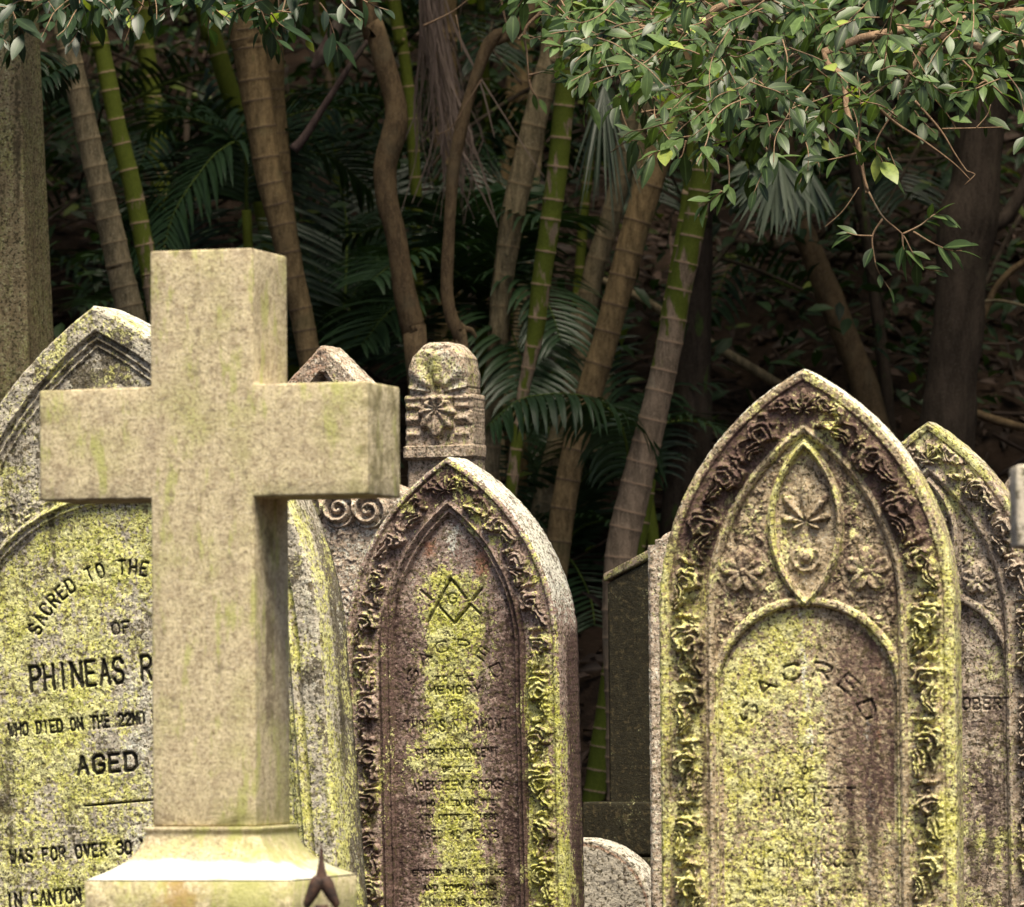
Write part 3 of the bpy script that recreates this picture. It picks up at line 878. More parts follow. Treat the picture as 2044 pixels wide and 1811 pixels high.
def d_gothic(W, Ys, L0, rim, b0, b1, m1_, seed, yv, av, bv, ycirc, rcirc, ros, strokes_fn, colfn):
    def f(X, Y):
        at = zer(X)
        d = arch_d(X, Y, W, Ys); sA = arch_s(X, Y, W, Ys)
        h = -5 * ss(rim, rim + 5, d)
        cr = curls(sA + 22 + 40 * (X > 0), d - (b0 + b1) / 2 + 4 * np.sin(sA / 70), L0, (b1 - b0) / 2, seed)
        band = (d > b0) & (d < b1)
        h = h + np.where(band, 30 * cr * ss(b0, b0 + 8, d) * ss(b1, b1 - 7, d), 0)
        crest = np.maximum(palmette(X, Y, 0, b0 + 62, 46), curls(X * 1.1 + 30, Y - b0 - 50, 52, 30, seed + 4) * .9)
        h = np.where((np.abs(X) < 70) & band & (Y < 105), -5 + 17 * crest * ss(b0, b0 + 7, d), h)
        h = h + 7 * np.exp(-((d - (b1 + 8)) / 5) ** 2)
        h = h - 10 * ss(b1 + 14, b1 + 20, d)
        inner = d > b1 + 18
        # field foliage and rosettes
        rc = np.where(Y > ycirc, np.abs(X), np.hypot(X, Y - ycirc))
        vd = ves_d(X, Y, yv, av, bv)
        fld = inner & (rc > rcirc + 16) & (vd < 0)
        hf = 9 * leaf_tex(X, Y, 17, seed + 8) * ss(b1 + 18, b1 + 28, d)
        for (rx, ry, rr) in ros:
            rs = rosette(X, Y, rx, ry, rr, 5, .3)
            near = np.hypot(X - rx, Y - ry) < rr * 1.02
            hf = np.where(near, 4 + 13 * rs, hf)
        h = np.where(fld, -15 + hf * ss(rcirc + 16, rcirc + 22, rc) * ss(0, -6, vd), h)
        # vesica frame and its inside
        fr = inner & (vd >= 0) & (rc > rcirc + 2)
        hv = -15 + 12 * ss(0, 4, vd) - 16 * ss(13, 18, vd) + 4 * np.exp(-((vd - 9) / 2) ** 2)
        pal = palmette(X, Y, 0, yv - .02 * av, bv * 1.15) * (vd > 18)
        hv = hv + 12 * pal
        hv = hv + 12 * np.exp(-((np.hypot(X, (Y - yv - .38 * av)) / 13) ** 4)) * (vd > 16)
        hv = hv + 7 * np.exp(-((np.hypot(X, (Y - yv - .40 * av)) - 26) / 4) ** 2) * (vd > 16) * (Y > yv + .3 * av)
        h = np.where(fr, hv, h)
        # round arch moulding
        mo = inner & (rc >= rcirc) & (rc < rcirc + 18)
        prof = -4 * np.exp(-((rc - rcirc - 9) / 7) ** 4) - 12 * (1 - np.exp(-((rc - rcirc - 9) / 8) ** 4))
        h = np.where(mo, np.maximum(prof, np.where(vd > 0, hv, -20)), h)
        pan = (rc < rcirc) & (Y > ycirc - rcirc - 2) & inner
        h = np.where(pan, -20, h)
        reg = np.where(band, 1, 0); reg = np.where(d >= b1, 2, reg)
        reg = np.where(fld, 5, reg); reg = np.where(fr, 6, reg); reg = np.where(pan, 3, reg)
        strokes = strokes_fn()
        m = np.zeros(X.shape, bool)
        for st, wd, dp, ink in strokes:
            h, mm_ = cut(X, Y, h, at, st, wd, dp, ink, .25 if wd == 2.6 else .62); m |= mm_ & pan
        colfn(X, Y, d, rc, vd, at)
        return h, reg, at
    return f


def st_har():
    # worn: only parts of the arc letters remain deep
    a = text_arc('SACRED', 0, 722, 108, 30, math.radians(-72), math.radians(70))
    b = text_line('TO THE', -2, 747 - 20, 13, 100) + text_line('MEMORY', -3, 766, 18, 128) + text_line('OF', 0, 806, 13, 34) + text_line('WIFE OF', 4, 905, 14, 118) + text_line('WHO DIED AT HONG KONG', 0, 1050, 13, 230)
    c = text_line('HARRIETT', -3, 870, 35, 196) + text_line('JOHN MUSSEY', -3, 990, 31, 204)
    return [(a, 3.6, 6, .9), (b, 2.1, 3, .7), (c, 2.9, 4.5, .8)]


def col_har(X, Y, d, rc, vd, at):
    pan = (rc < 168) & (Y > 460)
    sw = X + 20 * (fbm(X / 60, Y / 80, 4) - .5)
    at['moss'] = np.where(pan, .78 - .85 * ss(-25, 120, sw) * ss(1150, 800, Y) - .1 * ss(900, 700, Y), .26 + .16 * (d < 18) + .34 * ss(250, 520, Y) * (d < 90) + .30 * (vd > 0) * (vd < 16) * (d > 108) + .25 * (rc > 172) * (rc < 194) * (d > 108))
    at['pale'] = .12 + .8 * np.exp(-((X - (-12 + 28 * ss(480, 950, Y))) / 11) ** 2) * pan + .5 * np.exp(-((X - 118) / 9) ** 2) * pan * (np.sin(Y / 22) > .3) * (Y > 620) + .35 * (d < 9)
    at['dark'] = np.where(d < 92, .30 + .46 * ss(560, 260, Y) * (d > 15) + .22 * (X < 0) * ss(440, 300, Y), .20 + .22 * (rc > 196) * (vd < 0) * (d > 108)) + .34 * ss(-10, 110, sw) * pan * ss(1100, 800, Y)
    at['dark'] = at['dark'] - .2 * (d < 12)
    at['rust'] = .55 * np.exp(-((X + 262) / 12) ** 2) * ss(500, 900, Y) + .5 * np.exp(-((sw - 140) / 18) ** 2) * pan + .3 * (d < 20) * (X < 0) * ss(400, 600, Y)


def side_h(Y, q):
    return {'moss': .55 + .1 * q - .6 * ss(260, 120, Y), 'pale': .45 + .6 * ss(260, 120, Y), 'dark': .06 + .2 * (q > .5) * ss(300, 500, Y)}  # top of the edge whitened, overhead light put into the colour


dH = d_gothic(289, 480, 124, 16, 19, 92, 0, 33, 307, 172, 76, 647, 176, [(-122, 402, 52), (122, 402, 52)], st_har, col_har)
headstone('pointed_headstone', 'broad pointed headstone with an almond shaped panel and two carved flowers', 'gravestone',
          1602, 738, 12.0, math.radians(14), .000, 289, 480, 1260, .10, dH,
          {0: ('rim', M_har, None), 1: ('leaf_border', M_har, None), 2: ('arch_moulding', M_har, None), 3: ('inscription_panel', M_har, None), 5: ('floral_spandrel', M_har, None), 6: ('almond_panel', M_har, None), 'side': M_har}, sidefn=side_h, step=1.6)


def st_rob():
    return [(text_line('ROBERT', 92, 573, 21, 120), 2.6, 4, .85), (text_line('DIED', 70, 608, 9, 60) + text_line('OF THIS COLONY', 40, 740, 12, 170), 1.6, 2.5, .5)]


def col_rob(X, Y, d, rc, vd, at):
    pan = (rc < 135) & (Y > 340)
    at['moss'] = .25 + .3 * (d < 14) + .35 * ss(560, 800, Y) * (fbm(X / 50, Y / 50, 8) > .45) + .2 * (d < 60) * (Y < 120)
    at['pale'] = .35 - .1 * pan
    at['dark'] = .20 + .3 * pan * (fbm(X / 40, Y / 60, 15) > .5) + .1 * (d > 20) * (d < 60)
    at['rust'] = .7 * np.exp(-((Y - 385) / 26) ** 2) * pan + .5 * (vd > 18) * (np.abs(X) < 45)


dR = d_gothic(225, 420, 98, 12, 14, 66, 0, 51, 235, 130, 58, 490, 140, [(-92, 316, 36), (92, 316, 36)], st_rob, col_rob)
headstone('pointed_headstone', 'pinkish pointed headstone reading ROBERT, partly hidden behind the broad flowered headstone', 'gravestone',
          1851, 843, 14.3, math.radians(18), .004, 225, 420, 1110, .10, dR,
          {0: ('rim', M_rob, None), 1: ('leaf_border', M_rob, None), 2: ('arch_moulding', M_rob, None), 3: ('inscription_panel', M_rob, None), 5: ('floral_spandrel', M_rob, None), 6: ('almond_panel', M_rob, None), 'side': M_rob}, sidefn=lambda Y, q: {'moss': .55, 'pale': .35 + .5 * ss(160, 40, Y), 'dark': .1}, step=1.7)  # side paler near the apex, painted brightness of the top edge


# round-topped and shouldered stones: outline by width function
def generic(name, label, u, v, D, yaw, tilt, W, wf, H, T, design, mats, side=None, step=2.0):
    rows = np.linspace(0, H, 1600)
    ww = wf(rows)
    def df(X, Y):
        return np.minimum((wf(Y) - np.abs(X)), Y * .9 + 0)
    return headstone(name, label, 'gravestone', u, v, D, yaw, tilt, W, 0, H, T, design, mats, step=step, outline=wf, dist=df, sidefn=side)


def round_w(W): return lambda Y: np.where(Y < W, np.sqrt(np.maximum(W * W - (W - np.minimum(Y, W)) ** 2, .2)), W)


def d_plain(mo, dk, pa, ru=0.0, seed=1, bev=0):
    def f(X, Y):
        at = zer(X); n1 = fbm(X / 40, Y / 60, seed)
        at['moss'] = mo + .5 * (n1 - .5); at['dark'] = dk + .5 * (fbm(X / 50, Y / 50, seed + 2) - .5); at['pale'] = pa + 0 * X; at['rust'] = ru + 0 * X
        return np.zeros(X.shape), np.zeros(X.shape, int), at
    return f


# small round headed stone low between the two tall ones
def d_small(X, Y):
    at = zer(X); r = np.hypot(X, np.minimum(Y - 150, 0)); h = 0 * X
    reg = np.where(r < 138, 1, 0)
    at['pale'] += .3; at['rust'] = .8 * np.exp(-((r - 141) / 6) ** 2); at['moss'] += .02
    return h, reg, at


generic('round_headstone', 'low grey round headed gravestone with a pale edge between two tall carved headstones', 1150, 1676, 14.9, math.radians(20), 0, 150, round_w(150), 620, .12, d_small,
        {0: ('rim', M_gran, None), 1: ('front_panel', M_gran, None), 'side': M_gran}, side=lambda Y, q: {'pale': .95 + 0 * Y, 'moss': -.5 + 0 * Y})

# far right round headed stone with a raised edge
def d_rr(X, Y):
    at = zer(X); r = np.hypot(X, np.minimum(Y - 130, 0)); h = -6 * ss(118, 112, r) + 4 * np.exp(-((r - 122) / 4) ** 2)
    at['moss'] += .2; at['dark'] += .2; at['pale'] += .2
    return h, np.where(r < 114, 1, 0), at
generic('round_headstone', 'round topped brownish gravestone peeping out beyond the ROBERT headstone', 2118, 905, 15.5, math.radians(6), 0, 130, round_w(130), 1050, .1, d_rr,
        {0: ('rim', M_fin, None), 1: ('front_panel', M_fin, None), 'side': M_fin})

# shouldered stone whose edge shows left of the broad headstone
def sh_w(Y):
    return np.where(Y < 12, 150 + 0 * Y, np.where(Y < 60, 150 + 62 * ss(12, 60, Y) ** 1.5, np.where(Y < 72, 224 + 0 * Y, 238)))
generic('shouldered_headstone', 'pale gravestone with a hollow shoulder peeping out behind the broad flowered headstone', 1532, 1014, 13.2, math.radians(8), 0, 238, sh_w, 900, .11, d_plain(.1, .0, .45, .15),
        {0: ('front', M_rob, None), 'side': M_rob}, side=lambda Y, q: {'pale': .6 + 0 * Y})

# dark plain slab with a mossy capping
def slab():
    D = 15.6; s = px(D)
    R = Matrix.Rotation(math.radians(-24), 3, 'Z')
    base = P(1205, 1150, D)
    root = thing('plain_headstone', 'dark damp plain slab with a mossy sloping cap, left of the broad flowered headstone', 'gravestone', Matrix.Translation(base) @ R.to_4x4())
    w_ = 330 * s
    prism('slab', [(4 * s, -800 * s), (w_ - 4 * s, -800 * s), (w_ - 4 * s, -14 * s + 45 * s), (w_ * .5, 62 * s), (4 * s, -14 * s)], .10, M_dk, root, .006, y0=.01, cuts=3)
    prism('capping', [(-2 * s, -12 * s), (w_ * .5, 64 * s), (w_ + 2 * s, 33 * s), (w_ + 2 * s, 50 * s), (w_ * .5, 84 * s), (-2 * s, 4 * s)], .125, M_fin, root, .005, cuts=2,
          attrf={'moss': lambda p: .6, 'dark': lambda p: .45})
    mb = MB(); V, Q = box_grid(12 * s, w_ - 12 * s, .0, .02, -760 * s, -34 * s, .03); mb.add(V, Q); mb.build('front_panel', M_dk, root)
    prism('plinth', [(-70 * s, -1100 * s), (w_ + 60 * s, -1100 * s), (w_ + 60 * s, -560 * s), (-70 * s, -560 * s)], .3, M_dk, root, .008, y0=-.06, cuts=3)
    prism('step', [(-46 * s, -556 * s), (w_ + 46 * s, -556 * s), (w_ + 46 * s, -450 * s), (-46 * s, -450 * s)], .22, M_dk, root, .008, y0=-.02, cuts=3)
slab()


# tall tapering pillar at the left border
M_ob = stone_mat('brown obelisk stone', base=(.40, .32, .18), base2=(.28, .21, .11), moss=(.36, .33, .12), moss2=(.20, .19, .06), dark=(.12, .09, .055), pale=(.46, .40, .28), speck=190)
def pillar():
    D = 17.0; s = px(D)
    root = thing('obelisk_monument', 'tall tapering stone obelisk at the left border, shaded on its right face', 'monument', Matrix.Translation(P(8, 1424, D)) @ Matrix.Rotation(math.radians(-15), 4, 'Z'))
    mb = MB()
    prof = []
    for t in np.linspace(0, 1, 60):
        z = (-520 + t * 2150) * s
        hw = (84 - (z / s - 674) * .0344) * s
        prof.append((hw, z))
    loft_square(mb, prof[::-1], n=26, wob=.012, moss=lambda V: .42 + .3 * (fbm(V[:, 0] * 9 + V[:, 1] * 5, V[:, 2] * 3, 4) - .3), dark=lambda V: .12 + 0 * V[:, 0] + .1 * (V[:, 0] > 0), pale=lambda V: .1 + 0 * V[:, 0])  # right half a little darker, its shaded side painted into the colour
    mb.build('shaft', M_ob, root)
    mb = MB(); loft_square(mb, [(51 * s, 1632 * s), (30 * s, 1665 * s), (2 * s, 1710 * s)][::-1], n=8); mb.build('pyramid_top', M_fin, root)
    mb = MB(); loft_square(mb, [(120 * s, -521 * s), (128 * s, -540 * s), (128 * s, -620 * s), (150 * s, -622 * s), (150 * s, -800 * s)], n=10); mb.build('base', M_fin, root)
pillar()


# finial-topped headstone: block with palmette head, leaf block, band, body
def fin_w(Y):
    a = np.where(Y < 58, np.sqrt(np.maximum(57 ** 2 - (57 - np.minimum(Y + 3, 57)) ** 2, 1)), 57)
    a = a * (1 - .05 * np.abs(np.sin(Y / 9.5)) * (Y < 60))
    a = np.where(Y > 104, 66, a)
    a = np.where((Y > 204) & (Y < 230), 68, a); a = np.where(Y >= 230, 65, a); a = np.where(Y > 420, 110, a)
    return a


def d_fin(X, Y):
    at = zer(X); h = 0 * X
    p0 = np.arctan2(X, 100 - Y); r0 = np.hypot(X, 100 - Y)
    h += (9 + 4 * np.cos(p0 * 8)) * ss(92, 82, r0 + 5 * np.cos(p0 * 8)) * ss(12, 26, r0) * (Y < 103) * (np.abs(p0) < 1.4)
    h += 6 * np.exp(-((Y - 110) / 5) ** 2)
    blk = (Y > 104) & (Y < 204)
    for yy in (134, 166):
        h -= 4 * np.exp(-((Y - yy) / 4) ** 2) * (np.abs(X) > 36)
    for yy in (126, 152, 182):
        h += 5 * np.exp(-((Y - yy) / 6) ** 2) * (np.abs(X) > 34) * (np.abs(X) < 62)
    # hanging leaf
    dx = X; dy = Y - 132; r = np.hypot(dx, dy * .92); p = np.arctan2(dx, dy)
    rad = np.where(np.abs(p) < 1.9, 60 - 14 * np.abs(p), 30) * (.90 + .10 * np.cos(p * 9))
    lf = ss(rad, rad * .8, r)
    h += lf * (15 + 3 * np.cos(p * 9) - 5 * np.exp(-(dx / 2.5) ** 2)) * (Y > 84)
    h += 8 * ((Y > 205) & (Y < 229)) - 2
    h -= 8 * (Y > 232)
    at['pale'] = .35 + .3 * (Y < 100) + .15 * lf
    at['dark'] = .05 + .12 * lf * blk + .25 * (Y > 232) + .25 * blk * (fbm(X / 20, Y / 20, 6) > .5)
    at['moss'] = .12 + .5 * np.exp(-((X + 3) / 22) ** 2 - ((Y - 55) / 45) ** 2) + .15 * (Y < 210)
    at['rust'] = .45 * (X < -35) * (Y > 150)
    reg = np.where(Y < 104, 0, np.where(Y < 204, 1, np.where(Y < 230, 2, 3)))
    return h, reg, at


generic('finial_headstone', 'tall headstone with a rounded shell head above a hanging leaf, behind the emblem headstone', 872, 685, 15.6, math.radians(21), .0, 68, fin_w, 1150, .115, d_fin,
        {0: ('shell_head', M_fin, None), 1: ('leaf_block', M_fin, None), 2: ('band', M_fin, None), 3: ('body', M_fin, None), 'side': M_fin}, side=lambda Y, q: {'pale': .55 - .3 * ss(60, 130, Y), 'dark': .15 + .2 * ss(100, 300, Y), 'moss': .2 + 0 * Y}, step=1.5)


# gable-headed stone with a pierced triangle and scrolled shoulders
def gab_w(Y):
    a = np.minimum(4 + Y * .98, 98)
    a = np.where(Y > 108, 70, a)
    a = np.where(Y > 250, 70 + 92 * ss(250, 300, Y), a)
    return a


def d_gab(X, Y):
    at = zer(X); h = 0 * X
    tri = (Y > 50) & (np.abs(X + 6) < (Y - 50) * .85) & (Y < 76)
    h -= 30 * tri
    rr = (Y > 52) & (Y < 250) & (np.abs(X) < (Y - 40) * .7) & (np.abs(X) < 50)
    h -= 8 * (rr & ~tri)
    for cx, cy, R in ((-40, 320, 46), (34, 325, 40), (95, 330, 38), (-110, 330, 42)):
        r = np.hypot(X - cx, Y - cy); ph = np.arctan2(Y - cy, X - cx)
        h += ss(R, R * .85, r) * (9 + 7 * np.cos(2 * np.pi * r / (R * .45) - ph))
    cr = curls(Y, X - 120, 60, 30, 40)
    h += 11 * cr * (Y > 380) * (X > 88)
    h += 8 * leaf_tex(X, Y, 20, 9) * (Y > 365) * (np.abs(X) < 80) * .6
    at['pale'] = .45 + .1 * (Y > 350) + 0 * X; at['rust'] = .65 * (Y < 100) * (X < 10) * (fbm(X / 14, Y / 14, 3) > .42) + 0 * X
    at['dark'] = .32 * (Y > 270) * (fbm(X / 40, Y / 40, 9) > .45) + .0 * X; at['moss'] = .05 + .4 * (Y > 260) * (Y < 370) * (X < 10) + 0 * X
    return h, np.where(Y < 108, 0, np.where(Y < 250, 1, 2)), at


generic('gabled_headstone', 'sandy gabled headstone with a small triangular hollow, showing above the right arm of the cross', 642, 692, 15.0, math.radians(21), .0, 162, gab_w, 1100, .13, d_gab,
        {0: ('gable', M_fin, None), 1: ('neck', M_fin, None), 2: ('body', M_fin, None), 'side': M_fin}, side=lambda Y, q: {'pale': .6 - .2 * ss(60, 130, Y), 'dark': .1 + 0 * Y, 'rust': .3 * (Y < 100)}, step=1.7)


# ============================================================ ground and hillside
def gz(x, y):
    x = np.asarray(x, float); y = np.asarray(y, float)
    t = np.clip((y - 3.0) / 5.5, 0, 1); t = t * t * (3 - 2 * t)
    z = .8 * t + np.maximum(y - 17.6, 0) * .40
    rough = ss(17, 20, y)
    z = z + rough * ((fbm(x * .55, y * .55, 3) - .5) * .55 + (fbm(x * 2.3, y * 2.3, 8) - .5) * .22)
    return z


def ground():
    xs = np.concatenate([np.linspace(-60, -7, 25), np.arange(-6.9, 6.9, .07), np.linspace(7, 60, 25)])
    ys = np.concatenate([np.linspace(-60, 2, 20), np.arange(2.3, 16, .3), np.arange(16, 34, .07), np.linspace(34.3, 90, 40)])
    X, Y = np.meshgrid(xs, ys)
    Z = gz(X, Y) + ss(17, 19, Y) * (fbm(X * 9, Y * 9, 14) - .5) * .05
    V = np.stack([X, Y, Z], -1).reshape(-1, 3)
    n = len(xs); idx = np.arange(len(V)).reshape(len(ys), n)
    F = np.stack([idx[:-1, :-1], idx[:-1, 1:], idx[1:, 1:], idx[1:, :-1]], -1).reshape(-1, 4)
    m = NT('forest soil')
    a = m.noise(3, 5, .6); b = m.noise(22, 5, .65)
    c = m.mix(m.step(a, .35, .65), (.012, .008, .006), (.03, .019, .013))
    c = m.mix(m.math('MULTIPLY', m.step(b, .5, .7), .6), c, (.05, .033, .024))
    m.bump(b, .6, .03)
    o = mk('ground', V, F, m.done(c, .95, .1))
    o['kind'] = 'structure'
ground()

rng = np.random.default_rng(5)


# ------------------------------------------------------------ leaves
def leaf_batch(mb, pos, dirs, nor, L, Wd, curl=.25, fold=.25, tint=None, st=6, bite=0.0, prof=None):
    """pos base points, dirs axis, nor upper side; arrays of n"""
    n = len(pos)
    pos = np.asarray(pos, float); d = np.asarray(dirs, float); d /= np.linalg.norm(d, axis=1)[:, None] + 1e-9
    nr = np.asarray(nor, float); nr = nr - d * np.sum(nr * d, 1)[:, None]; nr /= np.linalg.norm(nr, axis=1)[:, None] + 1e-9
    sd = np.cross(d, nr)
    t = np.linspace(0, 1, st)
    pw = prof if prof is not None else np.sin(np.pi * t ** .85) ** .8
    pw = np.maximum(pw, .03)
    L = np.broadcast_to(L, n); Wd = np.broadcast_to(Wd, n)
    cu = curl * (.4 + 1.2 * rng.random(n)); fo = fold * (.3 + 1.3 * rng.random(n))
    V = np.zeros((n, st, 3, 3))
    for i, (tt, p) in enumerate(zip(t, pw)):
        ctr = pos + d * (L * (tt - .0))[:, None] - nr * (cu * L * tt * tt)[:, None]
        for j, e in enumerate((-1, 0, 1)):
            ww = Wd * p * .5 * e
            if bite: ww = ww * (1 - bite * rng.random(n))
            V[:, i, j] = ctr + sd * ww[:, None] + nr * (fo * np.abs(ww))[:, None]
    i = np.arange(st - 1)[:, None] * 3; j = np.arange(2)[None]
    q = np.stack([i + j, i + j + 1, i + 4 + j, i + 3 + j], -1).reshape(-1, 4)
    Q = (np.arange(n)[:, None, None] * st * 3 + q[None]).reshape(-1, 4)
    tn = rng.random(n) if tint is None else np.broadcast_to(tint, n)
    mid = np.tile(np.array([0, 1, 0.0]), n * st)
    mb.add(V.reshape(-1, 3), Q, tint=np.repeat(tn, st * 3), mid=mid)


def leaf_mat(name, c0, c1, c2, rough=.38, spec=.5, trans=.25, veincol=None, ns=60):
    m = NT(name)
    t = m.attr('tint')
    c = m.ramp(t, [(0, c0), (.55, c1), (.93, c1), (1, c2)])
    n1 = m.noise(ns, 3, .6)
    c = m.mix(m.math('MULTIPLY', m.step(n1, .45, .7), .35), c, c0)
    md = m.math('POWER', m.attr('mid'), 14)
    c = m.mix(m.math('MULTIPLY', md, .5), c, veincol or tuple(min(1, x * 1.8 + .03) for x in c1))
    m.done(c, rough, spec)
    tr = m.n('ShaderNodeBsdfTranslucent'); m.l(m.mix(1.0, c, (1.3, 1.5, .5), 'MULTIPLY'), tr.inputs[0])
    mx = m.n('ShaderNodeMixShader'); mx.inputs[0].default_value = trans
    m.l(m.b.outputs[0], mx.inputs[1]); m.l(tr.outputs[0], mx.inputs[2]); m.l(mx.outputs[0], m.out.inputs[0])
    return m.m


L_main = leaf_mat('glossy broad leaf', (.018, .036, .012), (.105, .165, .05), (.30, .36, .08), rough=.40, spec=.42)
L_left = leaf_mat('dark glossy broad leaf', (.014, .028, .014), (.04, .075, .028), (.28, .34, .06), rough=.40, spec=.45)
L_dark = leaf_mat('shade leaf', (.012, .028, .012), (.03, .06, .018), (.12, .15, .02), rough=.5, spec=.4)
L_frond = leaf_mat('palm leaflet', (.012, .03, .012), (.028, .06, .022), (.06, .11, .03), rough=.42, spec=.5, trans=.15)
L_dead = leaf_mat('dead palm leaflet', (.13, .095, .085), (.20, .15, .13), (.28, .22, .18), rough=.8, spec=.2, trans=.1)
L_litter = leaf_mat('fallen leaf', (.02, .012, .009), (.06, .036, .026), (.26, .17, .13), rough=.7, spec=.3, trans=.05)


def bark_mat(name, c0, c1, c2=(.5, .42, .3), green=(.05, .07, .02), ring=None, patch=(.25, .22, .16), stretch=(1, 1, .25), sc=40, bmp=.5):
    if c1[0] > .1: c0, c1, c2, green, patch = [tuple(min(x * 1.3, .6) for x in q_) for q_ in (c0, c1, c2, green, patch)]
    m = NT(name)
    a = m.noise(sc, 5, .65, stretch=stretch); b = m.noise(sc * 4, 4, .7); lg = m.noise(7, 3, .6)
    c = m.mix(m.step(a, .35, .65), c0, c1)
    c = m.mix(m.math('MULTIPLY', m.step(b, .50, .66), .5), c, c2)
    cr_ = m.noise(sc * 2.2, 4, .7, stretch=(1.8, 1.8, .3))
    c = m.mix(m.math('MULTIPLY', m.step(cr_, .53, .66), .6), c, tuple(x * .35 for x in c0))
    c = m.mix(m.math('MULTIPLY', m.step(lg, .55, .72), .45), c, patch)
    g = m.math('ADD', m.attr('green'), m.math('MULTIPLY', m.math('SUBTRACT', m.noise(16, 3, .5, stretch=(1.6, 1.6, .5)), .5), 1.8))
    gc = m.mix(m.step(b, .3, .7), green, tuple(x * 1.5 for x in green))
    c = m.mix(m.step(g, .45, .60), c, gc)
    rg = m.attr('ring')
    rn = m.math('ADD', rg, m.math('MULTIPLY', m.math('SUBTRACT', m.noise(45, 4, .7), .5), 1.6))
    c = m.mix(m.math('MULTIPLY', m.step(rn, .45, .75), .9), c, ring or (.34, .24, .16))
    m.bump(m.math('ADD', a, m.math('MULTIPLY', b, .5)), bmp, .006)
    return m.done(c, .85, .2)


B_tan = bark_mat('tan palm bark', (.10, .08, .046), (.24, .185, .11), c2=(.36, .30, .20), ring=(.26, .19, .11), patch=(.12, .115, .065))
B_gold = bark_mat('golden palm bark', (.10, .068, .034), (.22, .15, .075), c2=(.32, .24, .13), patch=(.10, .09, .045), ring=(.13, .09, .06))
B_green = bark_mat('green palm bark', (.13, .095, .065), (.25, .18, .125), green=(.065, .080, .010), ring=(.38, .26, .17), c2=(.35, .26, .18))
B_dark = bark_mat('dark tree bark', (.035, .025, .018), (.065, .047, .035), c2=(.10, .08, .06), patch=(.09, .075, .05), sc=30, bmp=.9)
B_brown = bark_mat('smooth brown bark', (.08, .052, .028), (.15, .10, .052), c2=(.22, .16, .10), patch=(.11, .09, .055), stretch=(1, 1, .5))
B_twig = bark_mat('twig bark', (.12, .075, .045), (.20, .13, .08), c2=(.3, .22, .15))


def upts(pts, D, dD=0.0):
    """picture points to world points; D may drift along the list"""
    n = len(pts)
    return [P(u, v, D + dD * i / max(n - 1, 1)) for i, (u, v) in enumerate(pts)]


def ringed_palm(pts, wid, D, mat, label, step_px=46, green=None, ringw=3.2, swell=0.045, dD=0.0, seed=0, cat='palm tree', group='ringed palm trunks at the back', extend=True, crown=False):
    """pts from top to foot in picture px"""
    s = px(D)
    pts = list(pts)
    W3 = upts(pts, D, dD); wid = list(wid)
    # carry the trunk on to the soil and above the frame
    foot = np.array(W3[-1]); prev = np.array(W3[-2]); dr = foot - prev; dr /= np.linalg.norm(dr)
    g = float(gz(foot[0], foot[1])) - .15
    if foot[2] > g:
        L_ = (foot[2] - g) / max(-dr[2], .3)
        W3.append(Vector(foot + dr * L_)); wid.append(wid[-1] * 1.15)
    if extend:
        top = np.array(W3[0]); d2 = top - np.array(W3[1]); d2 /= np.linalg.norm(d2)
        d2 = d2 * .8 + np.array([0, 0, .3])
        W3.insert(0, Vector(top + d2 * 2.2)); wid.insert(0, wid[0] * .9)
    W3 = W3[::-1]; wid = wid[::-1]
    C0, R0 = resample(W3, [w_ * s / 2 for w_ in wid], 160)
    seg = np.concatenate([[0], np.cumsum(np.linalg.norm(np.diff(C0, axis=0), axis=1))])
    Lt = seg[-1]
    # stations: node rings with fine rows round them
    rs = np.random.default_rng(seed + 1)
    nodes = []; q = .05
    while q < Lt:
        nodes.append(q); q += step_px * s * (.72 + .6 * rs.random())
    qs = set(np.linspace(0, Lt, int(Lt / (14 * s))).tolist())
    for nd in nodes:
        for e in (-2.2, -1.1, -.5, 0, .5, 1.1, 2.2): qs.add(min(max(nd + e * ringw * s, 0), Lt))
    qs = np.array(sorted(qs)); qs = qs[np.concatenate([[True], np.diff(qs) > .0008])]
    C = np.stack([np.interp(qs, seg, C0[:, k]) for k in range(3)], 1); R = np.interp(qs, seg, R0)
    nd = np.array(nodes); dn = np.min(np.abs(qs[:, None] - nd[None]), 1) / s
    # swelling towards each node, a little ledge at the scar
    ring = np.exp(-(dn / (ringw * .75)) ** 2)
    R = R * (1 + swell * .55 * np.exp(-(dn / 7) ** 2) + .03 * ring) * (1 + .04 * (vn(qs * 9, 0 * qs, seed) - .5))
    C = C + .004 * np.stack([vn(qs * 5, 0 * qs, seed + 3) - .5, 0 * qs, 0 * qs], 1) * 2
    ga = np.zeros(len(qs))
    if green: # fraction from the top that is green, with patches lower down
        f = 1 - qs / Lt
        ga = np.interp(f, [a for a, b in green], [b for a, b in green])
    mb = MB(); tube(mb, C, R, 18, .05, seed, green=ga, ring=ring)
    root = thing('ringed_palm', label, cat, Matrix.Translation(Vector(C[0])), group)
    mb.build('trunk', mat, root, org=C[0])
    return root


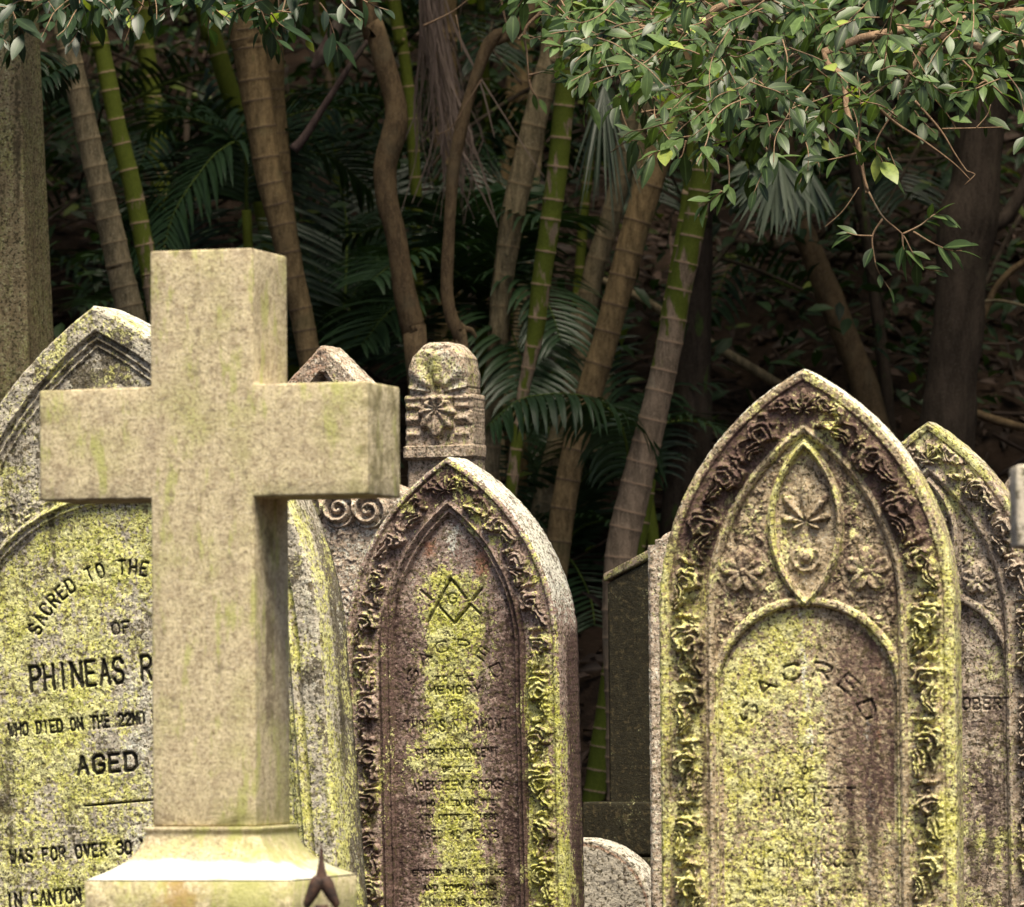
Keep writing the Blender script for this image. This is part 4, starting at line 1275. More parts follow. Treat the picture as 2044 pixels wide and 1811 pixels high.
G1 = [(0, 1), (.25, .95), (.6, .8), (.8, .3), (1, .1)]
ringed_palm([(112, 0), (125, 45), (150, 160), (190, 330), (235, 520), (262, 640)], [40, 42, 46, 48, 52, 54], 19.0, B_tan, 'brown ringed palm trunk leaning behind the gabled top of the lettered headstone', seed=1, step_px=44, swell=0.072, ringw=2.4)
ringed_palm([(180, -10), (195, 60), (225, 200), (262, 370), (300, 540), (318, 640)], [33, 34, 35, 37, 39, 40], 19.3, B_green, 'slim green and tan banded palm trunk rising just left of the cross top', seed=2, green=[(0, 1), (.5, .9), (.72, .5), (.8, .75), (1, .3)], step_px=50)
ringed_palm([(282, -10), (288, 70), (303, 200), (318, 330), (330, 480)], [36, 36, 37, 38, 38], 22.5, B_green, 'dim dark green banded palm stem further back above the cross', seed=3, green=[(0, 1), (.6, .9), (1, .6)], step_px=44)
ringed_palm([(398, -20), (415, 40), (440, 120), (470, 210), (505, 330), (545, 520)], [30, 34, 38, 38, 34, 34], 21.5, B_green, 'yellow green smooth palm crownshaft slanting down behind the thick brown trunk', seed=4, green=[(0, 1.4), (.7, 1.2), (1, .7)], step_px=160, swell=0.000)
ringed_palm([(478, -20), (495, 60), (520, 250), (560, 450), (600, 620), (622, 740)], [66, 70, 58, 50, 46, 46], 19.4, B_gold, 'thick golden brown palm trunk passing behind the right shoulder of the cross', seed=5, step_px=52, swell=0.023)
ringed_palm([(540, -20), (545, 90), (556, 250), (572, 420), (600, 600)], [40, 40, 36, 34, 34], 20.2, B_gold, 'shaded brown palm trunk tucked close behind the thick golden brown one', seed=6, step_px=48, swell=0.023)
ringed_palm([(786, -20), (800, 60), (816, 180), (826, 330), (832, 440), (835, 620)], [26, 24, 24, 24, 24, 24], 20.6, B_green, 'slender green palm stem behind the crooked brown tree', seed=7, green=[(0, 1.2), (.7, 1.1), (1, .8)], step_px=60, swell=0.027)
ringed_palm([(884, -20), (886, 80), (888, 250), (890, 420), (892, 620)], [56, 56, 54, 52, 52], 21.6, B_gold, 'upright broad tan palm trunk behind the hanging dead frond', seed=8, step_px=62, swell=0.023)
ringed_palm([(1040, 100), (1028, 200), (1012, 300), (1000, 420), (990, 600)], [50, 50, 48, 46, 46], 24.5, B_gold, 'distant dull brown palm trunk between the thin brown tree and the leaning tan palm', seed=9, step_px=60, swell=0.023)
ringed_palm([(1125, 20), (1105, 90), (1062, 270), (1025, 430), (1002, 560), (992, 700)], [44, 46, 50, 48, 44, 42], 19.8, B_tan, 'tan palm trunk leaning left just beside the bright green banded one', seed=10, step_px=56, swell=0.027)
ringed_palm([(1150, 0), (1140, 80), (1115, 300), (1092, 480), (1072, 640), (1045, 780), (1030, 900)], [40, 42, 42, 40, 36, 24, 24], 19.0, B_green, 'bright green palm trunk with evenly spaced pale rings at the middle of the palms', seed=11, green=[(0, 1.2), (.35, 1.0), (.55, .75), (.7, .55), (.85, .8), (1, .3)], step_px=52, ringw=3.8, swell=0.054)
ringed_palm([(1262, 180), (1250, 290), (1222, 420), (1190, 530), (1168, 640), (1150, 740), (1120, 860), (1085, 1010)], [38, 40, 42, 42, 42, 42, 42, 44], 20.6, B_tan, 'greyish tan palm trunk leaning left of the golden leaning trunk', seed=12, step_px=58, swell=0.032)
ringed_palm([(1385, 60), (1362, 150), (1325, 280), (1290, 390), (1243, 545), (1195, 725), (1150, 890), (1118, 1060), (1100, 1180)], [52, 54, 56, 56, 54, 52, 50, 50, 52], 19.6, B_gold, 'long golden tan palm trunk leaning left toward the emblem headstone', seed=13, step_px=58, swell=0.027)
ringed_palm([(1425, 180), (1412, 260), (1390, 420), (1358, 580), (1335, 700), (1300, 850), (1268, 980), (1240, 1100), (1236, 1200), (1240, 1300)], [42, 44, 46, 48, 52, 56, 62, 66, 68, 70], 18.6, B_green, 'palm trunk green above, tan below with square green patches, by the broad dark trunk', seed=14, green=[(0, 1.2), (.3, 1.0), (.45, .72), (.62, .55), (.7, .05), (1, -.3)], step_px=46, ringw=3.6, swell=0.036)
ringed_palm([(1395, 250), (1378, 400), (1352, 560)], [40, 40, 40], 19.1, B_green, 'darker green palm stem half hidden behind the patched green and tan trunk', seed=24, green=[(0, 1.2), (1, .9)], step_px=50)
ringed_palm([(1018, 820), (1032, 900), (1030, 1000), (1035, 1100)], [44, 44, 42, 44], 20.8, B_gold, 'short brown palm stump stem showing under the arching frond right of the shell head', seed=25, step_px=60, swell=0.023, extend=False)


ringed_palm([(960, -20), (966, 120), (975, 300), (968, 480), (960, 640)], [16, 17, 17, 18, 18], 22.0, B_green, 'very slender dim green palm stem just right of the thin pale brown stem', seed=41, green=[(0, 1.1), (1, .8)], step_px=40)
ringed_palm([(1185, 150), (1178, 300), (1165, 450), (1150, 640), (1130, 800)], [18, 18, 20, 20, 20], 21.8, B_green, 'slender shaded green palm stem right of the bright green banded one', seed=42, green=[(0, 1.0), (1, .7)], step_px=42)
ringed_palm([(640, -20), (655, 120), (665, 300), (690, 480), (700, 640)], [20, 20, 20, 20, 22], 22.6, B_green, 'slender dark palm stem deep in the shade above the right arm of the cross', seed=43, green=[(0, .9), (1, .5)], step_px=46)


ringed_palm([(1300, 120), (1282, 260), (1262, 420), (1232, 600), (1206, 800), (1190, 960)], [22, 22, 22, 24, 24, 26], 21.4, B_tan, 'slim pale palm stem between the two long leaning trunks', seed=44, step_px=50)
ringed_palm([(1090, 60), (1082, 220), (1062, 400), (1044, 560), (1020, 760)], [20, 20, 22, 22, 24], 21.6, B_tan, 'slim tan palm stem close behind the bright green banded one', seed=45, step_px=46)


def tree_trunk(pts, wid, D, mat, label, dD=0.0, seed=0, name='forest_tree', group='bare tree trunks at the back', branches=(), rough=.18, foot=True, extend=True, k=16, green=0.0):
    s = px(D); W3 = upts(pts, D, dD); wid = list(wid)
    if foot:
        f = np.array(W3[-1]); g = float(gz(f[0], f[1])) - .15
        dd = f - np.array(W3[-2]); dd /= np.linalg.norm(dd); dd[2] = min(dd[2], -.5)
        if f[2] > g:
            W3.append(Vector(f + dd * (f[2] - g) / -dd[2])); wid.append(wid[-1] * 1.25)
    if extend:
        t = np.array(W3[0]); d2 = t - np.array(W3[1]); d2 /= np.linalg.norm(d2)
        W3.insert(0, Vector(t + (d2 * .7 + np.array([0, 0, .3])) * 2.0)); wid.insert(0, wid[0] * .85)
    W3 = W3[::-1]; wid = wid[::-1]
    C, R = resample(W3, [w_ * s / 2 for w_ in wid], 120)
    q = np.linspace(0, 1, 120)
    R = R * (1 + .16 * (fbm(q * 26, 0 * q, seed) - .5))
    root = thing(name, label, 'tree', Matrix.Translation(Vector(C[0])), group)
    mb = MB(); tube(mb, C, R, k, rough, seed, green=np.full(120, green), ring=np.zeros(120)); mb.build('trunk', mat, root, org=C[0])
    for bp, bw, bD in branches:
        mb = MB(); Cb, Rb = resample(upts(bp, bD), [w_ * px(bD) / 2 for w_ in bw], 40)
        tube(mb, Cb, Rb, 10, .15, seed + 4, green=np.zeros(40), ring=np.zeros(40)); mb.build('branch', mat, root, org=C[0])
    return root


tree_trunk([(732, -20), (742, 40), (768, 130), (790, 215), (786, 265), (768, 330), (772, 400), (790, 470), (808, 580), (826, 660), (834, 740)], [38, 40, 44, 46, 50, 46, 44, 42, 44, 46, 46], 19.0, B_brown, 'crooked smooth brown tree trunk with a kink, left of the hanging dead frond', seed=31)
tree_trunk([(1060, 25), (1015, 55), (975, 90), (945, 170), (925, 240), (908, 320), (900, 400), (893, 520), (893, 590), (903, 640), (920, 680), (930, 760)], [26, 26, 26, 24, 24, 24, 24, 26, 26, 26, 26, 26], 18.6, B_brown, 'thin pale brown tree stem bending over to the right at its top', seed=32, foot=True, extend=True,
           branches=[([(905, 640), (925, 655), (942, 660), (950, 675)], [20, 14, 10, 6], 18.6)])
tree_trunk([(1395, 330), (1388, 450), (1382, 600), (1378, 760), (1374, 900), (1366, 1080)], [64, 72, 78, 84, 92, 100], 20.5, B_dark, 'broad dark mossy tree trunk behind the patched green and tan palm', seed=33, rough=.12, k=24, green=.25)
tree_trunk([(1575, 340), (1592, 430), (1622, 510), (1655, 590), (1690, 680), (1722, 760), (1745, 850)], [36, 42, 46, 50, 54, 58, 62], 21.0, B_brown, 'greenish brown tree trunk slanting down right behind the apex of the broad headstone', seed=34, green=.15)
tree_trunk([(1705, 330), (1722, 430), (1740, 540), (1752, 640), (1765, 740), (1775, 850)], [22, 24, 24, 24, 26, 28], 21.8, B_dark, 'thin dark sapling stem beside the slanting greenish trunk', seed=35, green=.3)
tree_trunk([(1985, 60), (1975, 140), (1958, 260), (1945, 370), (1930, 440), (1918, 540), (1912, 650), (1900, 760), (1890, 900)], [90, 94, 98, 104, 128, 104, 98, 100, 112], 20.0, B_dark, 'thick dark reddish brown tree trunk at the right with a swollen knot', seed=36, rough=.3, k=28,
           branches=[([(1960, 450), (2000, 440), (2030, 400), (2060, 330)], [40, 34, 26, 20], 20.0)])

# fallen poles and sticks on the slope
def stick(pts, wid, D, label, mat, dD=0.0, seed=0, name='fallen_branch', group='fallen branches on the slope'):
    C, R = resample(upts(pts, D, dD), [w_ * px(D) / 2 for w_ in wid], 40)
    mb = MB(); tube(mb, C, R, 9, .15, seed, green=np.zeros(40), ring=np.zeros(40))
    o = mb.build(name, mat, None, org=C[0]); o.location = C[0]
    tag(o, label, 'branch', group)
stick([(1195, 556), (1300, 608), (1425, 690), (1550, 765), (1640, 820)], [14, 18, 20, 20, 20], 21.3, 'long pale fallen pole slanting behind the palm trunks to the broad headstone', B_tan, seed=1)
stick([(1440, 480), (1540, 492), (1640, 510), (1760, 515), (1900, 500)], [14, 18, 20, 18, 14], 24.0, 'dull fallen branch lying level under the fan shaped leaf', B_dark, seed=2)
stick([(1960, 640), (1985, 580), (2020, 540), (2060, 515)], [12, 14, 14, 12], 21.0, 'bent pale stick right of the knotted trunk', B_brown, seed=3)
stick([(1935, 820), (1990, 840), (2060, 858)], [16, 18, 16], 21.0, 'brown stick lying low at the right border', B_brown, seed=4)
stick([(1920, 610), (1990, 600), (2060, 615)], [6, 6, 6], 20.6, 'thin grey twig at the right border beside the knotted trunk', B_tan, seed=5)


# ------------------------------------------------------------ fronds
def frond_geo(mbL, mbR, pts3, n=34, L=.28, wd=.018, droop=.6, vee=.5, lean=.35, fall=.25, r0=.007, seed=0, tint=None, both=(1, 1), gather=0.0, st=6, spread=(0.0, 1.0)):
    """feather frond: rachis through pts3 (base to tip), n leaflets a side"""
    rs = np.random.default_rng(seed)
    C, _ = resample(pts3, [1] * len(pts3), 70)
    T, N, B = frames(C)
    q = np.linspace(0, 1, 70)
    tube(mbR, C, r0 * (1 - .85 * q), 6, tint=np.full(70, .9), mid=np.zeros(70), green=np.full(70, .9), ring=np.zeros(70))
    up = np.array([0, 0, 1.0])
    tq = np.linspace(spread[0] + .04, .985, n)
    for sd in (0, 1):
        if not both[sd]: continue
        sg = 1 if sd else -1
        t_ = np.clip(tq + (rs.random(n) - .5) * .4 / n, 0, 1)
        k = t_ * 69; i0 = np.clip(k.astype(int), 0, 68); f = (k - i0)[:, None]
        pos = C[i0] * (1 - f) + C[i0 + 1] * f
        Tn = T[i0]
        side = np.cross(Tn, up); sl_ = np.linalg.norm(side, axis=1)[:, None]
        side = np.where(sl_ > .15, side / (sl_ + 1e-9), B[i0]) * sg
        upv = np.cross(side, Tn) * sg
        d = side * (1 - gather) + Tn * (lean + .35 * t_[:, None]) + upv * vee * (1 - .5 * t_[:, None]) + (rs.random((n, 3)) - .5) * .16
        d /= np.linalg.norm(d, axis=1)[:, None]
        Ln = L * (np.sin(np.pi * (.12 + .80 * t_)) ** .6) * (.88 + .24 * rs.random(n))
        dr = droop * (.7 + .6 * rs.random(n))
        V = np.zeros((n, st, 3, 3)); p = pos.copy(); cur = d.copy()
        for a in range(st):
            tt = a / (st - 1)
            wv = wd * (np.sin(np.pi * (.10 + .86 * tt)) ** .7) * (1 if tt < 1 else .15)
            sdv = np.cross(cur, upv); sdv /= np.linalg.norm(sdv, axis=1)[:, None] + 1e-9
            nn = np.cross(sdv, cur)
            for b_, e in enumerate((-1, 0, 1)):
                V[:, a, b_] = p + sdv * (wv * .5 * e) + nn * (abs(e) * wv * .16)
            cur = cur + (-up)[None] * (dr * (1.6 * tt + .25) / (st - 1))[:, None]
            cur /= np.linalg.norm(cur, axis=1)[:, None]
            p = p + cur * (Ln / (st - 1))[:, None]
        i = np.arange(st - 1)[:, None] * 3; j = np.arange(2)[None]
        qd = np.stack([i + j, i + j + 1, i + 4 + j, i + 3 + j], -1).reshape(-1, 4)
        Q = (np.arange(n)[:, None, None] * st * 3 + qd[None]).reshape(-1, 4)
        tn = rs.random(n) * .8 if tint is None else np.clip(tint + .2 * (rs.random(n) - .5), 0, 1)
        mbL.add(V.reshape(-1, 3), Q, tint=np.repeat(tn, st * 3), mid=np.tile([0, 1, 0.], n * st), green=0, ring=0)


B_rach = bark_mat('green frond stalk', (.05, .07, .02), (.09, .12, .03), c2=(.12, .15, .05), green=(.07, .10, .02))


def frond_part(root, pts3, mat=None, org=(0, 0, 0), **kw):
    a = MB(); b = MB()
    frond_geo(a, b, pts3, **kw)
    fr = b.build('frond', B_rach if mat is not L_dead else B_brown, root, org=org)
    a.build('leaflets', mat or L_frond, fr, org=org)


def palm_plant(label, base, D, fronds, name='young_palm', cat='palm', group='young palms under the trees', **kw):
    """fronds: picture polylines from base to tip, with depth change towards the viewer"""
    b = P(base[0], base[1], D); g = float(gz(b[0], b[1]))
    org = (b[0], b[1], g)
    root = thing(name, label, cat, Matrix.Translation(Vector(org)), group)
    if b[2] - g > .15:
        C, R = resample([(b[0], b[1], g - .05), ((b[0] * 2 + .05) / 2, b[1], (g + b[2]) / 2), tuple(b)], [.03, .024, .018], 20)
        mb = MB(); tube(mb, C, R, 10, .05, 3, green=np.full(20, .8), ring=np.zeros(20)); mb.build('stem', B_green, root, org=org)
    for i, (pl, dd, opt) in enumerate(fronds):
        o = dict(kw); o.update(opt); o['seed'] = o.get('seed', 0) + i * 7
        pl3 = upts([base] + pl if o.pop('frombase', True) else pl, D, dd)
        frond_part(root, pl3, org=org, mat=o.pop('mat', None), **o)
    return root


F = lambda pl, dd=0.0, **o: (pl, dd, o)
palm_plant('young palm whose arching glossy frond hangs right of the shell headed gravestone', (1262, 960), 18.7, [
    F([(1240, 850), (1190, 800), (1140, 788), (1085, 788), (1030, 802), (975, 850)], -.3, L=.25, wd=.017, droop=1.9, vee=-.1, lean=.1, n=42, tint=.75),
], wd=.012)
palm_plant('low young palm behind the golden leaning trunk, its fronds showing on both sides', (1290, 960), 20.4, [
    F([(1290, 830), (1340, 780), (1400, 770)], .2, L=.24, droop=1.2, n=28),
    F([(1240, 860), (1170, 740), (1180, 640)], .3, L=.30, droop=.8, n=28),
    F([(1310, 860), (1370, 840), (1430, 855), (1460, 880)], -.2, L=.18, droop=.9, n=26),
    F([(1260, 900), (1200, 880), (1120, 920)], .2, L=.28, droop=.8, n=28),
], wd=.014)
palm_plant('large dark young palm spreading over the middle, behind the thin pale brown stem', (960, 600), 20.2, [
    F([(950, 520), (920, 440), (860, 400)], -.3, L=.34, droop=.9, n=32),
    F([(985, 520), (1040, 455), (1110, 440)], -.4, L=.36, droop=1.0, n=32, tint=.3),
    F([(930, 560), (870, 520), (800, 520), (740, 560)], -.6, L=.34, droop=.9, n=34, tint=.45),
    F([(920, 600), (850, 590), (780, 620), (720, 690)], -.5, L=.34, droop=.8, n=34, tint=.6),
    F([(990, 580), (1040, 560), (1090, 600), (1120, 680)], -.5, L=.3, droop=1.0, n=30, tint=.5),
    F([(965, 500), (975, 430), (1010, 380)], .2, L=.3, droop=.8, n=30, tint=.8),
    F([(975, 620), (1010, 640), (1040, 720), (1050, 800)], -.6, L=.3, droop=.9, n=30, tint=.4),
    F([(930, 650), (880, 680), (840, 740)], -.4, L=.28, droop=.8, n=28, tint=.5),
    F([(960, 540), (900, 480), (800, 450), (700, 470)], .2, L=.34, droop=.9, n=30, tint=.2),
], wd=.019)
palm_plant('young palm with a frond drooping left of the thick golden trunk, above the cross', (492, 420), 20.4, [
    F([(486, 292), (440, 300), (395, 350), (350, 420), (325, 500)], -.3, L=.34, droop=1.1, vee=.2, n=34, tint=.55),
    F([(480, 300), (420, 250), (350, 235), (290, 260)], .2, L=.32, droop=.8, n=34, tint=.4),
    F([(500, 290), (560, 240), (640, 215), (720, 225)], .1, L=.34, droop=.8, n=34, tint=.15),
    F([(480, 340), (420, 340), (350, 380), (290, 450)], .4, L=.34, droop=.8, n=32, tint=.35),
    F([(510, 320), (590, 300), (670, 320), (740, 380)], .3, L=.36, droop=.9, n=34, tint=.1),
], wd=.020)
palm_plant('dark feathery young palm behind the right arm of the cross', (680, 760), 21.0, [
    F([(690, 650), (720, 560), (770, 500)], .2, L=.36, droop=.8, n=34, tint=.2),
    F([(660, 660), (640, 560), (600, 480)], .3, L=.38, droop=.7, n=34, tint=.1),
    F([(700, 690), (750, 640), (820, 620)], -.3, L=.34, droop=.7, n=32, tint=.35),
    F([(690, 560), (690, 430), (660, 320), (620, 260)], .5, L=.42, droop=.6, n=38, tint=.1),
    F([(715, 600), (760, 460), (750, 340)], .6, L=.42, droop=.7, n=36, tint=.15),
], wd=.018)
palm_plant('spiky green young palm between the leaning palm trunks above the emblem headstone', (1110, 1120), 20.7, [
    F([(1130, 1020), (1170, 950), (1230, 920)], -.2, L=.26, droop=.8, n=30, tint=.6),
    F([(1090, 1010), (1060, 920), (1010, 860)], .1, L=.3, droop=.7, n=30, tint=.4),
    F([(1120, 1000), (1130, 900), (1160, 820)], .3, L=.3, droop=.7, n=30, tint=.7),
    F([(1150, 1060), (1210, 1040), (1260, 1060)], -.3, L=.22, droop=.7, n=24, tint=.6),
    F([(1100, 1060), (1060, 1040), (1020, 1070)], -.3, L=.24, droop=.7, n=24, tint=.3),
    F([(1140, 1120), (1180, 1200), (1190, 1300)], -.4, L=.24, droop=.5, n=26, tint=.3),
    F([(1110, 960), (1090, 800), (1120, 690)], .4, L=.34, droop=.7, n=34, tint=.8),
    F([(1160, 980), (1230, 850), (1290, 800)], .4, L=.26, droop=.8, n=30, tint=.3),
], wd=.014)
palm_plant('dark green palm tuft at the foot of the first ringed trunk, left of the cross', (330, 660), 20.6, [
    F([(300, 560), (250, 520), (180, 520)], -.2, L=.28, droop=.8, n=28, tint=.3),
    F([(320, 560), (290, 470), (230, 420)], .3, L=.3, droop=.7, n=28, tint=.15),
    F([(300, 620), (240, 600), (170, 610)], -.4, L=.22, droop=.8, n=26, tint=.6),
    F([(340, 560), (350, 470), (330, 390)], .3, L=.3, droop=.7, n=28, tint=.1),
], wd=.014)
# frond entering at the top left
palm_plant('palm frond hanging over the obelisk at the left border', (-60, 240), 17.6, [
    F([(-60, 240), (20, 195), (80, 160), (140, 132)], .0, L=.20, wd=.016, droop=1.6, vee=.0, lean=.2, n=26, frombase=False, tint=.1),
    F([(-60, 150), (0, 120), (60, 110), (110, 140)], .2, L=.20, wd=.016, droop=1.2, vee=.0, lean=.2, n=24, frombase=False, tint=.2),
], name='palm_frond_cluster', group='fronds reaching in')

# dead frond hanging
def dead_frond():
    D = 19.7
    top = P(850, -120, D)
    root = thing('dead_palm_frond', 'withered greyish purple palm frond hanging down beside the crooked brown tree', 'dead frond', Matrix.Translation(top))
    mb = MB(); rs = np.random.default_rng(9)
    for i in range(95):
        u0 = 838 + 34 * rs.random(); v0 = -120 + 130 * rs.random()
        fan = rs.normal() * .8
        ln = 320 + 190 * rs.random()
        sway = 62 + 58 * fan
        pts = [(u0, v0), (u0 + .25 * sway + 6 * rs.normal(), v0 + ln * .35), (u0 + .65 * sway + 12 * rs.normal(), v0 + ln * .7), (u0 + 1.0 * sway + 26 * rs.normal(), v0 + ln + 10 * rs.normal())]
        if rs.random() < .22: pts[-1] = (pts[2][0] - 50 * rs.random(), pts[2][1] + 60)
        C, R = resample(upts(pts, D + .25 * rs.normal()), [1, 1, 1, 1], 14)
        q = np.linspace(0, 1, 14)
        wv = (2.6 + 3.2 * rs.random()) * px(D) * np.sin(np.pi * (.15 + .8 * q)) ** .5
        sdv = np.array([math.cos(i), math.sin(i) * .6, 0]); 
        V = np.stack([C - sdv * wv[:, None] * .5, C + sdv[[1, 0, 2]] * wv[:, None] * .25, C + sdv * wv[:, None] * .5], 1).reshape(-1, 3)
        a = np.arange(13)[:, None] * 3; b = np.arange(2)[None]
        mb.add(V, np.stack([a + b, a + b + 1, a + 4 + b, a + 3 + b], -1).reshape(-1, 4), tint=rs.random(), mid=0)
    mb.build('leaflets', L_dead, root, org=tuple(top))
    mb = MB(); C, R = resample(upts([(836, -200), (846, -60), (862, 60), (884, 190), (905, 300)], D), np.array([12, 10, 7, 5, 3]) * px(D) / 2, 30)
    tube(mb, C, R, 8, tint=np.full(30, .3), mid=np.zeros(30), green=np.zeros(30), ring=np.zeros(30)); mb.build('stalk', B_brown, root, org=tuple(top))
dead_frond()


def dead_sheath(pts, wid, D, label, seed):
    root0 = P(*pts[0], D)
    C, R = resample(upts(pts, D), np.array(wid) * px(D) / 2, 30)
    mb = MB(); tube(mb, C, R, 10, .2, seed, green=np.zeros(30), ring=np.zeros(30))
    o = mb.build('dead_leaf_stalk', M_deadst, None, org=tuple(C[0])); o.location = C[0]
    tag(o, label, 'dead stalk', 'dead palm leaf stalks')
M_deadst = bark_mat('dead stalk bark', (.05, .032, .03), (.09, .06, .055), c2=(.14, .10, .09))
dead_sheath([(700, -10), (675, 50), (645, 110), (622, 138)], [16, 28, 34, 12], 19.2, 'thick purplish dead palm sheath slanting at the top left of the crooked tree', 1)
dead_sheath([(735, 80), (700, 130), (655, 200), (610, 270), (585, 300)], [10, 12, 14, 18, 22], 19.2, 'thin dark dead stalk slanting down to the thick golden trunk', 2)


# second dead frond seen in the leaves at upper right, and a fan leaf
def fan_leaf(label, hub, D, R, a0, a1, n, droop, tint, name='fan_palm_leaf', mat=None, stalk=None, wd=.018):
    s = px(D); h0 = P(hub[0], hub[1], D)
    root = thing(name, label, 'palm leaf', Matrix.Translation(h0))
    rs = np.random.default_rng(int(hub[0]))
    mb = MB()
    for i in range(n):
        a = math.radians(a0 + (a1 - a0) * i / (n - 1)) + .03 * rs.normal()
        ln = R * s * (.82 + .22 * rs.random()) * (1 - .25 * abs(2 * i / (n - 1) - 1))
        d = np.array([math.cos(a), -.35 + .1 * rs.normal(), math.sin(a)]); st = 8
        q = np.linspace(0, 1, st)
        C = np.array(h0) + d[None] * (q * ln)[:, None] - np.array([0, 0, 1.0])[None] * (droop * ln * q ** 2)[:, None]
        wv = wd * np.array([.35, .7, .95, 1, .95, .75, .45, .08])
        sv = np.cross(d, [0, -1, .2]); sv /= np.linalg.norm(sv)
        V = np.stack([C - sv * wv[:, None] * .5 + np.array([0, -.12, 0]) * wv[:, None], C, C + sv * wv[:, None] * .5 + np.array([0, -.12, 0]) * wv[:, None]], 1).reshape(-1, 3)
        b = np.arange(st - 1)[:, None] * 3; c = np.arange(2)[None]
        mb.add(V, np.stack([b + c, b + c + 1, b + 4 + c, b + 3 + c], -1).reshape(-1, 4), tint=np.clip(tint + .15 * rs.normal(), 0, 1), mid=np.tile([0, 1, 0.], st))
    mb.build('leaf_blades', mat or L_frond, root, org=tuple(h0))
    if stalk:
        mb = MB(); C, Rr = resample([h0] + upts(stalk, D), [.006] * (len(stalk) + 1), 20); tube(mb, C, Rr, 8, green=np.full(20, .8), ring=np.zeros(20)); mb.build('stalk', B_rach, root, org=tuple(h0))
L_fan = leaf_mat('dusty fan blade', (.05, .07, .04), (.10, .13, .075), (.17, .19, .11), rough=.5, spec=.4, trans=.1)
fan_leaf('dusty green fan palm leaf spreading down under the leafy branches', (1556, 318), 18.0, 165, 196, 305, 26, .10, .5, mat=L_fan, stalk=[(1575, 260), (1600, 160), (1610, 40)])
fan_leaf('dim green fan leaf behind the dusty one', (1610, 330), 19.5, 150, 200, 300, 20, .12, .3, stalk=[(1620, 200), (1640, 60)])
fan_leaf('grey dead palm leaf strands hanging among the leaves at the upper right', (1490, 20), 17.5, 180, 222, 312, 30, .35, .6, mat=L_dead, wd=.010, stalk=[(1500, -60)])
fan_leaf('dark palm leaf hanging between the two long leaning trunks', (1205, 170), 19.2, 260, 248, 292, 22, .15, .2, wd=.010, stalk=[(1215, 60), (1230, -60)])

# ------------------------------------------------------------ fallen leaves, undergrowth
def litter():
    n = 15000
    x = rng.uniform(-4.2, 4.2, n); y = 17.2 + 15 * rng.random(n) ** 1.1
    z = gz(x, y) + .01 + .03 * rng.random(n)
    th = rng.uniform(0, 2 * np.pi, n)
    d = np.column_stack([np.cos(th), np.sin(th), .25 + .3 * rng.normal(size=n)])
    nn = np.column_stack([rng.normal(size=n) * .45, rng.normal(size=n) * .45 - .5, np.ones(n)])
    mb = MB(); L = rng.uniform(.03, .13, n) * (1 + .5 * (rng.random(n) > .9))
    leaf_batch(mb, np.column_stack([x, y, z]), d, nn, L, L * rng.uniform(.25, .5, n), curl=.5, fold=.6, tint=np.clip(rng.random(n) ** 1.6, 0, 1), st=4)
    o = mb.build('leaf_litter', L_litter)
    tag(o, 'brown fallen leaves covering the dark slope', kind='stuff')
    # small sticks
    mb = MB()
    for i in range(420):
        x0, y0 = rng.uniform(-3, 3), 17.6 + 11 * rng.random(); a = rng.uniform(0, np.pi); ln = rng.uniform(.15, .9)
        p = []
        for t in (0, .5, 1):
            xx = x0 + math.cos(a) * ln * t + .03 * rng.normal(); yy = y0 + math.sin(a) * ln * t * .6
            p.append((xx, yy, float(gz(xx, yy)) + .03 + .10 * rng.random() + .15 * t * rng.random()))
        C, R = resample(p, [.004 + .005 * rng.random()] * 3, 8)
        tube(mb, C, R, 5, tint=np.full(8, rng.random()), mid=np.zeros(8))
    o = mb.build('twig_debris', L_litter)
    tag(o, 'thin dead twigs scattered on the dark slope', kind='stuff')
litter()


